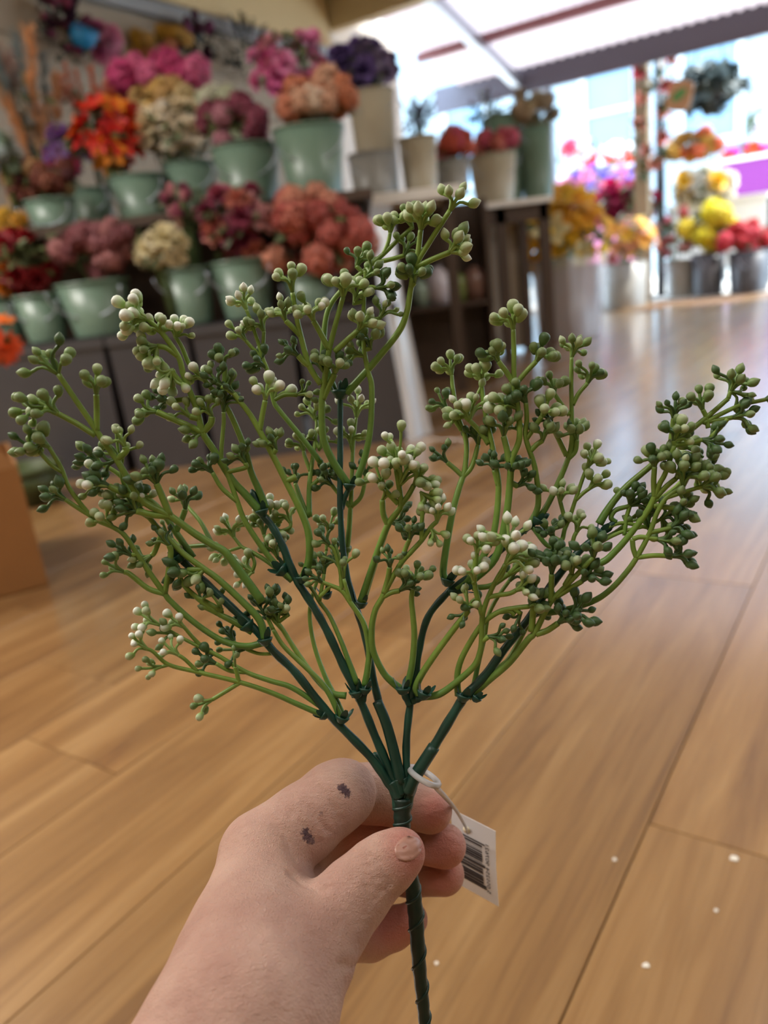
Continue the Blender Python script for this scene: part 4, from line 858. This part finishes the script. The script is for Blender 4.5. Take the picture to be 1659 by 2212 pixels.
# --- branch 5 tip: right-hand sprigs
S(-.6, -1.6, ['1294,1132 1310,1105 1332,1075 1360,1045 1404,1008 1448,967 1500,923 1540,890 1573,861', '1520,914 1560,893 1601,875 1654,863', '1518,912 1550,908 1582,902', '1530,925 1525,900 1518,885', '1448,967 1452,930 1455,904', '1573,861 1578,845'],
  [(1578, 845, 1596, 812, 9, 'm', 10), (1654, 863, 1668, 858, 6, 'd', 11), (1582, 902, 1612, 893, 9, 'd', 11), (1518, 885, 1512, 862, 7, 'm', 10), (1455, 904, 1458, 882, 8, 'd', 9), (1578, 845, 1604, 852, 4, 'm', 9)], 9, 5)
S(-.6, -2.4, ['1165,1325 1220,1318 1280,1299 1317,1275 1350,1240 1375,1205 1404,1150 1419,1109 1440,1075 1476,1050', '1375,1205 1368,1185 1366,1165', '1377,1204 1415,1200 1452,1202', '1404,1150 1430,1145 1450,1140', '1440,1075 1480,1062 1517,1051', '1366,1165 1385,1160 1420,1165'],
  [(1452, 1202, 1475, 1198, 9, 'd', 10), (1450, 1140, 1466, 1130, 8, 'd', 12), (1517, 1051, 1548, 1030, 10, 'm', 11), (1476, 1050, 1478, 1010, 9, 'm', 11), (1420, 1165, 1440, 1170, 8, 'd', 10), (1517, 1051, 1545, 1058, 5, 'm', 11)], 8, 5)
S(-.6, -3.0, ['1250,1225 1300,1215 1330,1190 1359,1157 1397,1106 1414,1073 1425,1045 1438,1020 1457,962', '1414,1075 1412,1040 1414,1008', '1457,962 1485,958 1517,950', '1457,962 1456,952', '1416,1075 1440,1050 1460,1034', '1412,1092 1435,1095 1460,1098', '1535,945 1560,920 1572,905'],
  [(1414, 1008, 1412, 982, 8, 'm', 11), (1456, 952, 1464, 922, 9, 'm', 11), (1517, 950, 1545, 958, 10, 'd', 10), (1460, 1034, 1490, 995, 8, 'm', 11), (1460, 1098, 1486, 1088, 9, 'm', 11), (1456, 952, 1485, 935, 4, 'm', 10)], 9, 5)
S(-.6, -1.0, ['1330,1128 1320,1118 1330,1102 1356,1094 1361,1092', '1349,1157 1353,1120 1361,1092', '1294,1150 1340,1130 1400,1140', '1290,1175 1340,1150 1400,1135 1430,1120'], [(1361, 1092, 1366, 1062, 9, 'd', 9), (1361, 1092, 1385, 1085, 5, 'd', 10), (1400, 1140, 1395, 1110, 6, 'd', 10), (1430, 1120, 1450, 1105, 6, 'd', 11), (1430, 1120, 1440, 1140, 4, 'm', 10)], 6, 4)
S(-.4, .6, ['1280,1170 1330,1150 1390,1100 1450,1060 1500,1010', '1450,1060 1490,1030', '1500,1010 1515,985'], [(1515, 985, 1500, 975, 6, 'm', 11), (1490, 1030, 1520, 1020, 7, 'm', 11), (1500, 1010, 1530, 1000, 6, 'd', 11)], 6, 4)

# dark wired branches: (depth start, depth end, path, radii)
DARK = [(.0, -.8, '858,1745 852,1712 835,1685 800,1635 735,1568 700,1530 640,1455 592,1408 556,1365 500,1312 438,1253 405,1222 385,1198', 10, 8),
        (.0, .3, '864,1745 858,1700 845,1670 810,1590 778,1512 745,1445 710,1370 680,1315 650,1268 633,1236 610,1178 586,1135 564,1108 543,1057', 10, 8),
        (.2, 1.2, '870,1745 866,1690 850,1620 822,1530 805,1460 790,1380 770,1315 752,1255 740,1180 735,1090 735,960 735,850 736,822', 10, 6),
        (.0, .6, '874,1745 878,1680 878,1600 886,1522 897,1465 906,1400 925,1332 965,1282 985,1266 1040,1226 1100,1172 1150,1132 1186,1110', 9, 7),
        (.0, -.6, '878,1745 888,1705 905,1668 945,1600 990,1525 1010,1498 1045,1462 1090,1402 1145,1332 1190,1265 1250,1192 1290,1160 1332,1124', 12, 7),
        (.3, .8, '862,1730 845,1695 822,1650 806,1626', 8, 9),
        (.1, .1, '886,1523 876,1505 870,1490', 8, 8), (.1, .0, '890,1515 902,1510 914,1504', 8, 8),
        (.3, .4, '968,1280 985,1278 1004,1272', 7, 8), (.2, .0, '776,1512 770,1500 758,1500', 8, 8), (1.0, .9, '738,1100 746,1072 756,1052', 6, 6), (.1, .1, '784,1515 787,1498 788,1484', 7, 7)]
def cpath(z0, z1, s):
    q = pts_of(s); L = np.concatenate([[0], np.cumsum([np.hypot(q[i + 1][0] - q[i][0], q[i + 1][1] - q[i][1]) for i in range(len(q) - 1)])]); L = L / L[-1]
    return smooth_path([cs(a[0], a[1], D0 + (z0 + (z1 - z0) * t) / 100) for a, t in zip(q, L)], 6)
brs = []
for z0, z1, s, r0, r1 in DARK:
    p = cpath(z0, z1, s); rad = np.linspace(r0, r1, len(p)) * D0 / F
    nn = len(p); rad = rad * (1 + .06 * np.sin(np.arange(nn) * 1.3))
    rad[-1] *= .35
    m = MB(); cc = [tuple(G_D2 * (1 + .25 * math.sin(i * .9))) for i in range(nn)]
    m.tube(p - SO, rad, 10, col=[c for c in cc for _ in range(10)]); brs.append(obj('branch', m, M_plast, spray))
# sleeves where the branches leave the stem
for s, r_ in (('862,1722 853,1700 846,1688', 13), ('866,1715 862,1695 858,1682', 12), ('876,1712 875,1690 872,1680', 11), ('880,1712 896,1678 938,1612', 15), ('866,1690 850,1620 834,1562 815,1515', 12.5)):
    p = cpath(-.1, -.1, s); m = MB(); m.tube(p - SO, np.linspace(r_, r_ * .9, len(p)) * D0 / F, 10, col=tuple(G_D2 * .9)); obj('sleeve', m, M_plast, spray)
# the wrapped main stem
p = cpath(.0, .2, '869,1722 869,1760 870,1800 882,1868 893,1930 899,1990 905,2080 913,2160 919,2230 926,2330'); n_ = len(p)
rad = np.interp(np.linspace(0, 1, n_), [0, .12, .3, .55, .8, 1], [20, 19, 17, 17, 14, 12]) * D0 / F
p2 = np.vstack([p[0] + (p[-1] - p[0]) * 0 for _ in range(0)] + [p]); rad = rad * (1 + .05 * np.sin(np.arange(n_) * 2.1))
m = MB(); m.tube(p2 - SO, rad, 14, col=tuple(G_D * .75)); stem = obj('stem', m, M_plast, spray)
m = MB()                                                # spiral ridge of the floral tape
hel = []
for i in np.linspace(0, n_ - 1.01, 260):
    j = int(i); c = p[j] + (p[j + 1] - p[j]) * (i - j); t_ = p[min(j + 1, n_ - 1)] - p[j]; d, u, v = frame(t_); a = i * 1.15
    hel.append(c + (u * math.cos(a) + v * math.sin(a)) * rad[j] * .93)
m.tube(np.array(hel) - SO, 0.00085, 5, col=tuple(G_D)); obj('tape_ridge', m, M_plast, stem)
# leafy collars at the whorls
for x, y, dz, ux, uy, s in ((738, 1552, -.4, .35, -1, 1.0), (700, 1545, -.3, -.9, -.6, .8), (770, 1497, -.3, -.2, -1, 1.0), (788, 1490, -.4, .1, -1, .9), (870, 1490, -.4, .0, -1, 1.0), (915, 1500, -.4, .4, -1, 1.0), (1000, 1506, -.4, .3, -1, 1.0), (1028, 1508, -.2, .6, -.8, .8),
                            (573, 1384, -.9, -.2, -1, 1.0), (535, 1352, -.6, -.7, -.8, 1.1), (652, 1250, .1, -.1, -1, 1.0), (610, 1232, .3, -.8, -.6, 1.1), (755, 1050, .8, .1, -1, .9), (735, 850, .9, 0, -1, 1.2), (966, 1256, .1, .3, -1, 1.0), (1004, 1272, .2, .9, -.3, .8), (780, 1305, .5, .1, -1, .9),
                            (566, 1106, .1, -.3, -1, .9), (1160, 1125, .4, .6, -.8, .8), (388, 1204, -.9, -.6, -.8, 1.0), (1296, 1150, -.7, .6, -.8, .9), (705, 1285, .9, -.3, -1, .9)):
    P = cs(x, y, D0 + dz / 100); k = D0 / F * s; ax = cs(x + ux * 10, y + uy * 10, D0 + dz / 100) - P; d, u, v = frame(ax)
    R = np.column_stack([u, v, d]); m = MB()
    m.lathe([(2 * k, -12 * k), (9 * k, -9 * k), (15 * k, 0), (17 * k, 5 * k), (13 * k, 4 * k), (6 * k, -2 * k)], 10, T=P - SO, R=R, cols=[tuple(G_D2 * 1.3)] * 6)
    for a in (0.6, 2.7, 4.6):
        o = u * math.cos(a) + v * math.sin(a); nv = len(m.v)
        petal_geo(m, P - SO + o * 9 * k, (d * .85 + o * .5), np.cross(d, o), -o, 30 * k, 8 * k, .1, 1, 1); 
        for i_ in range(nv, len(m.v)): m.c[i_] = tuple(G_D2 * 1.15)
    obj('collar', m, M_plast, spray)
# stalks, then the berries: the 300 largest one by one, the rest joined
so = [obj('sprig', m, M_plast, spray) for m in SPR]
order = sorted(range(len(BERR)), key=lambda i: -BERR[i][2] / np.linalg.norm(BERR[i][0] - CAM))
rest = MB()
for rank, i in enumerate(order):
    q, d, r_, tn, po, sp = BERR[i]
    if rank < 300:
        o = obj('berry', BME[(tn, po)], None, so[sp], loc=q - SO, scale=r_)
        o.rotation_mode = 'QUATERNION'; o.rotation_quaternion = Vector(d).to_track_quat('Z', 'Y')
    else:
        d_, u, v = frame(d); g = BM[(tn, po)]; V = np.array(g.v) * r_ @ np.column_stack([u, v, d_]).T + (q - SO)
        rest.add(V, g.f, np.array(g.c))
if rest.v:
    ro = obj('small_berries', rest, M_berry, spray); ro['kind'] = 'stuff'
NB = len(BERR)
# ------------------------------------------------------------------ the hand
def HP(x, y, d, r): P = cs(x, y, d); return (P, r * d / F)
forearm = [HP(190, 2900, .235, 300), HP(370, 2480, .262, 225), HP(535, 2190, .292, 182)]
palm = [[HP(525, 2190, .292, 180), HP(548, 2040, .315, 146), HP(566, 1850, .350, 88)],            # index metacarpal
        [HP(540, 2170, .315, 170), HP(600, 2020, .345, 120), HP(615, 1880, .378, 80)],
        [HP(560, 2170, .325, 150), HP(640, 2040, .360, 105), HP(660, 1930, .392, 72)],
        [HP(580, 2180, .330, 140), HP(660, 2070, .365, 90), HP(700, 1995, .395, 62)]]
thumb = [HP(580, 2145, .300, 160), HP(645, 2060, .312, 124), HP(712, 1992, .322, 86), HP(767, 1930, .329, 74), HP(812, 1882, .332, 64), HP(845, 1858, .333, 59), HP(868, 1841, .334, 50)]
index = [HP(566, 1845, .350, 92), HP(655, 1778, .361, 80), HP(722, 1724, .369, 74), HP(742, 1712, .371, 71)]
index2 = [HP(752, 1712, .385, 64), HP(810, 1714, .391, 61), HP(865, 1728, .392, 55), HP(928, 1750, .389, 49)]
middle = [HP(615, 1880, .380, 74), HP(690, 1800, .392, 60), HP(760, 1778, .405, 55), HP(860, 1800, .406, 52), HP(960, 1827, .398, 47)]
ring = [HP(660, 1930, .394, 70), HP(740, 1880, .415, 58), HP(800, 1872, .425, 54), HP(890, 1882, .420, 50), HP(958, 1888, .410, 45)]
pinky = [HP(700, 1995, .394, 60), HP(760, 2022, .405, 48), HP(800, 2024, .410, 46), HP(850, 2005, .410, 42), HP(888, 1986, .405, 36)]
VX = 0.0011
allp = np.array([p for ch in [forearm[1:], *palm, thumb, index, index2, middle, ring, pinky] for p, r in ch]); allr = max(r for ch in [forearm[1:], *palm] for p, r in ch)
lo = allp.min(0) - 0.05; hi = allp.max(0) + 0.035
N = np.ceil((hi - lo) / VX).astype(int) + 1
gx, gy, gz = (lo[i] + np.arange(N[i]) * VX for i in range(3))
def sd_chain(ch, k=0.0):
    out = np.full(N, 1.0, np.float32)
    for (a, ra), (b_, rb) in zip(ch[:-1], ch[1:]):
        mrg = max(ra, rb) + 0.03
        l_ = np.minimum(a, b_) - mrg; h_ = np.maximum(a, b_) + mrg
        s = tuple(slice(max(0, int((l_[i] - lo[i]) / VX)), max(0, min(N[i], int((h_[i] - lo[i]) / VX) + 2))) for i in range(3))
        X = gx[s[0]][:, None, None].astype(np.float32); Y = gy[s[1]][None, :, None].astype(np.float32); Z = gz[s[2]][None, None, :].astype(np.float32)
        if 0 in (X.size, Y.size, Z.size): continue
        ab = b_ - a; L2 = ab @ ab
        t = np.clip(((X - a[0]) * ab[0] + (Y - a[1]) * ab[1] + (Z - a[2]) * ab[2]) / L2, 0, 1)
        d = np.sqrt((X - a[0] - t * ab[0]) ** 2 + (Y - a[1] - t * ab[1]) ** 2 + (Z - a[2] - t * ab[2]) ** 2) - (ra + (rb - ra) * t)
        o = out[s]; out[s] = smin(o, d, k) if k else np.minimum(o, d)
    return out
def smin(a, b_, k):
    h = np.clip(.5 + .5 * (b_ - a) / k, 0, 1); return b_ + (a - b_) * h - k * h * (1 - h)
body = sd_chain(forearm, .006)
for ch in palm: body = smin(body, sd_chain(ch, .006), .014)
body = smin(body, sd_chain(thumb, .004), .005)
fing = smin(sd_chain(index, .0035), sd_chain(index2, .0035), .0012)
for ch in (middle, ring, pinky): fing = smin(fing, sd_chain(ch, .0035), .0008)
sdf = smin(body, fing, .0035)
def surf_depth(x, y, d0=.25, d1=.45):
    """first surface of the hand along a pixel's ray"""
    d = d0
    while d < d1:
        P = cs(x, y, d); g = np.round((P - lo) / VX).astype(int)
        if (g >= 0).all() and (g < N).all():
            v = sdf[tuple(g)]
            if v < 0.0004: return d
            d += max(.0004, v * .8)
        else: d += .002
    return None
# skin folds pressed into the surface
FOLDS = [('630,1888 655,1908 685,1920 706,1918', .0013, .0014), ('772,1850 800,1878 822,1926', .0006, .0012), ('790,1838 818,1864 842,1912', .0006, .0012), ('755,1862 785,1892 806,1942', .0005, .0012),
         ('585,1724 640,1766 692,1826', .0006, .0013), ('622,1708 672,1748 708,1796', .0006, .0012), ('560,1748 612,1800 640,1860', .0005, .0013), ('735,2082 758,2090 776,2088', .0010, .0013), ('680,1690 712,1728 735,1770', .0005, .0012)]
for path, dep_, sg in FOLDS:
    q = pts_of(path); pp = []
    for a_, b_ in zip(q[:-1], q[1:]):
        for t in np.linspace(0, 1, 9): pp.append((a_[0] + (b_[0] - a_[0]) * t, a_[1] + (b_[1] - a_[1]) * t))
    P3_ = [cs(x, y, d_) for x, y in pp for d_ in [surf_depth(x, y)] if d_]
    if not P3_: continue
    P3_ = np.array(P3_); l_ = np.maximum(0, ((P3_.min(0) - .006 - lo) / VX).astype(int)); h_ = np.minimum(N, ((P3_.max(0) + .006 - lo) / VX).astype(int) + 2)
    X, Y, Z = np.meshgrid(gx[l_[0]:h_[0]], gy[l_[1]:h_[1]], gz[l_[2]:h_[2]], indexing='ij'); dm_ = np.full(X.shape, 1e9)
    for c_ in P3_: dm_ = np.minimum(dm_, (X - c_[0]) ** 2 + (Y - c_[1]) ** 2 + (Z - c_[2]) ** 2)
    sdf[l_[0]:h_[0], l_[1]:h_[1], l_[2]:h_[2]] += (2.3 * dep_ * np.exp(-dm_ / sg ** 2)).astype(np.float32)
# keep the mesh open only outside the picture: the arm is cut beyond the lower-left corner
def surface_nets(s, org, h):
    ins = s < 0
    c = np.zeros(tuple(n - 1 for n in s.shape), np.int8)
    cor = [(i, j, k) for i in (0, 1) for j in (0, 1) for k in (0, 1)]
    sl = lambda o: tuple(slice(o[i], s.shape[i] - 1 + o[i]) for i in range(3))
    for o in cor: c += ins[sl(o)]
    act = (c > 0) & (c < 8); idx = np.argwhere(act); num = -np.ones(act.shape, np.int64); num[act] = np.arange(len(idx))
    acc = np.zeros((len(idx), 3)); cnt = np.zeros(len(idx))
    for a in range(8):
        for b2 in range(a + 1, 8):
            da = np.array(cor[a]); db = np.array(cor[b2])
            if np.abs(da - db).sum() != 1: continue
            va = s[tuple((idx + da).T)]; vb = s[tuple((idx + db).T)]; m_ = (va < 0) != (vb < 0); t = np.zeros(len(idx)); t[m_] = va[m_] / (va[m_] - vb[m_])
            acc[m_] += (da + (db - da) * t[:, None])[m_]; cnt[m_] += 1
    V = org + (idx + acc / cnt[:, None]) * h; Fq = []
    for ax in range(3):
        o1, o2 = [(ax + 1) % 3, (ax + 2) % 3]
        sa = [slice(1, -1)] * 3; sa[ax] = slice(0, -1); sb = list(sa); sb[ax] = slice(1, None)
        A = ins[tuple(sa)]; Bq = ins[tuple(sb)]; e = np.argwhere(A != Bq); flip = A[tuple(e.T)]
        base = e.copy(); base[:, o1] += 1; base[:, o2] += 1
        q = []
        for d1, d2 in ((0, 0), (1, 0), (1, 1), (0, 1)):
            p_ = base.copy(); p_[:, o1] -= d1; p_[:, o2] -= d2; q.append(num[tuple(p_.T)])
        q = np.stack(q, 1); q[~flip] = q[~flip][:, ::-1]; Fq.append(q)
    Fq = np.vstack(Fq); return V, Fq[(Fq >= 0).all(1)]
V, Q = surface_nets(np.pad(sdf, 1, constant_values=1.0), lo - VX, VX)
# one round of gentle smoothing
for _ in range(1):
    A = np.zeros_like(V); n_c = np.zeros(len(V))
    for a in range(4):
        i, j = Q[:, a], Q[:, (a + 1) % 4]; np.add.at(A, i, V[j]); np.add.at(A, j, V[i]); np.add.at(n_c, i, 1); np.add.at(n_c, j, 1)
    V = V * .5 + A / n_c[:, None] * .5
HO = cs(520, 2190, .292)
me = bpy.data.meshes.new('hand'); me.from_pydata((V - HO).tolist(), [], Q.tolist()); me.polygons.foreach_set('use_smooth', [True] * len(me.polygons)); me.update()

M_skin, nt, b = new_mat('skin'); L = nt.links
tc = nd(nt, 'ShaderNodeTexCoord')
n1 = nd(nt, 'ShaderNodeTexNoise', i_Scale=38.0, i_Detail=3.0); L.new(tc.outputs['Object'], n1.inputs['Vector'])
cr = nd(nt, 'ShaderNodeValToRGB'); e = cr.color_ramp.elements; e[0].position = .3; e[0].color = (*lin('B48C7E'), 1); e[1].position = .7; e[1].color = (*lin('CAA696'), 1); L.new(n1.outputs['Fac'], cr.inputs[0])
# redder skin on fingertips, the fingers' backlit glow put into the colour
def blob(P, r, soft, noise=0.0):
    vm = nd(nt, 'ShaderNodeVectorMath', operation='DISTANCE'); vm.inputs[1].default_value = tuple(P - HO)
    L.new((wob.outputs[0] if noise else tc.outputs['Object']), vm.inputs[0])
    mr = nd(nt, 'ShaderNodeMapRange'); mr.inputs[1].default_value = r; mr.inputs[2].default_value = r * soft; mr.inputs[3].default_value = 1; mr.inputs[4].default_value = 0
    L.new(vm.outputs['Value'], mr.inputs[0]); return mr.outputs[0]
nw = nd(nt, 'ShaderNodeTexNoise', i_Scale=900.0, i_Detail=2.0); L.new(tc.outputs['Object'], nw.inputs['Vector'])
sb = nd(nt, 'ShaderNodeVectorMath', operation='SUBTRACT'); L.new(nw.outputs['Color'], sb.inputs[0]); sb.inputs[1].default_value = (.5, .5, .5)
sc_ = nd(nt, 'ShaderNodeVectorMath', operation='SCALE'); L.new(sb.outputs[0], sc_.inputs[0]); sc_.inputs['Scale'].default_value = 0.004
wob = nd(nt, 'ShaderNodeVectorMath', operation='ADD'); L.new(tc.outputs['Object'], wob.inputs[0]); L.new(sc_.outputs[0], wob.inputs[1])
cur = cr.outputs[0]
def over(fac, col, amt=1.0):
    global cur
    mx = nd(nt, 'ShaderNodeMix', data_type='RGBA'); mu = nd(nt, 'ShaderNodeMath', operation='MULTIPLY'); mu.inputs[1].default_value = amt
    L.new(fac, mu.inputs[0]); L.new(mu.outputs[0], mx.inputs[0]); L.new(cur, mx.inputs[6]); mx.inputs[7].default_value = (*lin(col), 1); cur = mx.outputs[2]
for x, y, d, r in ((945, 1760, .375, .016), (960, 1835, .39, .017), (955, 1890, .40, .018), (850, 1990, .40, .022), (880, 1840, .33, .014), (800, 1800, .39, .026)):
    over(blob(cs(x, y, d), r * .35, 3.0), 'C4685C', .65)
INK = [(738, 1702, 7, .9), (744, 1708, 7, .9), (751, 1713, 6, .9), (660, 1796, 6, .85), (663, 1806, 8, .9), (670, 1814, 7, .7), (679, 1818, 4, .6), (695, 1757, 4, .5)]
for x, y, r, am in INK:
    sdp = surf_depth(x, y) or .36
    over(blob(cs(x, y, sdp), r * sdp / F, 1.7, 1), '4A323C', am)
L.new(cur, b.inputs['Base Color'])
b.inputs['Roughness'].default_value = 0.48; b.inputs['Specular IOR Level'].default_value = 0.35
b.inputs['Subsurface Weight'].default_value = 0.18; b.inputs['Subsurface Radius'].default_value = (1.0, 0.32, 0.18); b.inputs['Subsurface Scale'].default_value = 0.006
vo = nd(nt, 'ShaderNodeTexVoronoi', i_Scale=650.0); vo.feature = 'DISTANCE_TO_EDGE'; L.new(wob.outputs[0], vo.inputs['Vector'])
mp = nd(nt, 'ShaderNodeMapping'); mp.inputs['Rotation'].default_value = (0.3, .5, .6); mp.inputs['Scale'].default_value = (90, 260, 170); L.new(tc.outputs['Object'], mp.inputs['Vector'])
n2 = nd(nt, 'ShaderNodeTexNoise', i_Scale=1.0, i_Detail=4.0, i_Roughness=.65); L.new(mp.outputs[0], n2.inputs['Vector'])
b1 = nd(nt, 'ShaderNodeBump', i_Strength=.5, i_Distance=.0016); L.new(vo.outputs['Distance'], b1.inputs['Height'])
b2 = nd(nt, 'ShaderNodeBump', i_Strength=.6, i_Distance=.002); L.new(n2.outputs['Fac'], b2.inputs['Height']); L.new(b1.outputs[0], b2.inputs['Normal']); L.new(b2.outputs[0], b.inputs['Normal'])
hand = obj('hand', me, M_skin, None, loc=HO)
tag(hand, 'bare left hand of a person with ink smudges pinching the dark green stem', 'hand')
# thumbnail
M_nail = plain('nail', 'B88878', 0.42, 0.05, 60, coat=0.1)
m = MB(); th_ax = np.array([.84, -.54]); th_n = np.array([.54, .84]); NU, NV = 9, 9; vs = []
for i in range(NU):
    for j in range(NV):
        u_ = -1 + 2 * i / (NU - 1); v_ = -1 + 2 * j / (NV - 1)
        q = math.sqrt(max(0, 1 - .5 * v_ * v_)), math.sqrt(max(0, 1 - .5 * u_ * u_))     # square to rounded
        px = np.array([882, 1833]) + th_ax * u_ * q[0] * 31 + th_n * v_ * q[1] * 26
        d = surf_depth(*px) or .325
        vs.append((px, d))
dd = np.array([v[1] for v in vs]).reshape(NU, NV); dd = np.minimum(dd, dd.min() + .012)
V2 = [cs(v[0][0], v[0][1], d - .0003) for v, d in zip(vs, dd.ravel())]; V3 = [cs(v[0][0], v[0][1], d + .0012) for v, d in zip(vs, dd.ravel())]
fs = [(i * NV + j, i * NV + j + 1, (i + 1) * NV + j + 1, (i + 1) * NV + j) for i in range(NU - 1) for j in range(NV - 1)]
edge = [(i, 0) for i in range(NU)] + [(NU - 1, j) for j in range(1, NV)] + [(i, NV - 1) for i in range(NU - 2, -1, -1)] + [(0, j) for j in range(NV - 2, 0, -1)]
ei = [i * NV + j for i, j in edge]; K = NU * NV
m.add([p - HO for p in V2 + V3], fs + [tuple(reversed([q + K for q in f])) for f in fs] + [(ei[i], ei[(i + 1) % len(ei)], ei[(i + 1) % len(ei)] + K, ei[i] + K) for i in range(len(ei))])
nl = obj('fingernail', m, M_nail, hand); nl['label'] = 'short glossy thumbnail'

# ------------------------------------------------------------------ price tag on a clear loop
tg = thing('price_tag', 'white barcode swing tag hanging from the spray on a clear loop', 'tag', cs(1040, 1850, .425))
TO = np.array(tg.location)
c00 = cs(975, 1748, .432); c10 = cs(1070, 1796, .418); c11 = cs(1077, 1958, .424)
ex = c10 - c00; ey = c11 - c10; wx, wy = np.linalg.norm(ex), np.linalg.norm(ey); nx = np.cross(ex, ey); nx /= np.linalg.norm(nx)
if nx @ (CAM - c00) < 0: nx = -nx
def tp2(u, v, h=0.0): return c00 + ex * u + ey * v + nx * h - TO
bow = lambda v: .0012 * math.sin(v * 3.1)
m = MB(); n = 8; vs = []
for i in range(n + 1):
    for j in (0, 1):
        for h in (0, -.0004): vs.append(tp2(j, i / n, h + bow(i / n)))
m.add(vs, [(i * 4, i * 4 + 2, i * 4 + 6, i * 4 + 4) for i in range(n)] + [(i * 4 + 1, i * 4 + 5, i * 4 + 7, i * 4 + 3) for i in range(n)] + [(i * 4, i * 4 + 4, i * 4 + 5, i * 4 + 1) for i in range(n)] + [(i * 4 + 2, i * 4 + 3, i * 4 + 7, i * 4 + 6) for i in range(n)] + [(0, 1, 3, 2), (n * 4, n * 4 + 2, n * 4 + 3, n * 4 + 1)])
obj('card', m.mesh('card', False), plain('card_white', 'E4E2E4', 0.6, 0.02), tg)
M_ink = plain('print_black', '2A2226', 0.7, 0.05)
m = MB(); r = random.Random(12); v = .24
while v < .84:
    w_ = r.choice((.006, .006, .012, .018, .024)); lg = .76 if (v < .27 or v > .80 or abs(v - .53) < .02) else .70
    for (a0, a1) in ((.10, lg),):
        m.add([tp2(a0, v, .0002 + bow(v)), tp2(a1, v, .0002 + bow(v)), tp2(a1, v + w_, .0002 + bow(v)), tp2(a0, v + w_, .0002 + bow(v))], [(0, 1, 2, 3)])
    v += w_ + r.choice((.007, .007, .012, .02))
obj('barcode', m.mesh('barcode', False), M_ink, tg)
fc = bpy.data.curves.new('digits', 'FONT'); fc.body = '5 055254 907621'; fc.size = 1.0; fc.align_x = 'LEFT'
fo_ = bpy.data.objects.new('digits_tmp', fc); C.objects.link(fo_); bpy.context.view_layer.update()
dm = bpy.data.meshes.new_from_object(fo_.evaluated_get(bpy.context.evaluated_depsgraph_get())); bpy.data.objects.remove(fo_)
co = np.array([v_.co[:] for v_ in dm.vertices]); wtx = co[:, 0].max()
for v_, c_ in zip(dm.vertices, co):          # text reads upwards along the bars' ends
    uu = .775 + c_[1] * .11; vv = .885 - c_[0] / wtx * .66
    v_.co = tp2(uu, vv, .00025 + bow(vv))
dm.materials.clear(); dm.materials.append(M_ink); obj('digits', dm, None, tg)
M_clear, nt, b = new_mat('clear_nylon'); b.inputs['Base Color'].default_value = (.9, .92, .95, 1); b.inputs['Roughness'].default_value = .25; b.inputs['Transmission Weight'].default_value = .55; b.inputs['IOR'].default_value = 1.3
lp_ = [cs(916 + 32 * math.cos(a) * .95 + 8 * math.sin(a), 1677 + 15 * math.sin(a) + 14 * math.cos(a), D0 - .012 * math.sin(a) + .0) for a in np.linspace(0, 2 * math.pi, 41)]
m = MB().tube(np.array(lp_) - TO, .0014, 8, cap=False); obj('loop', m, M_clear, tg)
st = smooth_path([cs(946, 1694, .349), cs(944, 1702, .352), cs(962, 1722, .362), cs(985, 1750, .395), cs(1005, 1785, .416), cs(1010, 1800, .424)], 5)
m = MB().tube(st - TO, np.linspace(.0016, .0005, len(st)), 8); obj('fastener', m, M_clear, tg)
m = MB().lathe([(.0001, 0), (.0016, 0), (.0022, .0004), (.0001, .0006)], 12, T=tp2(.36, .16, .0006), R=np.column_stack(frame(nx)[1:] + (nx,))); obj('eyelet', m, plain('eyelet_cream', 'F4E8C8', .6), tg)
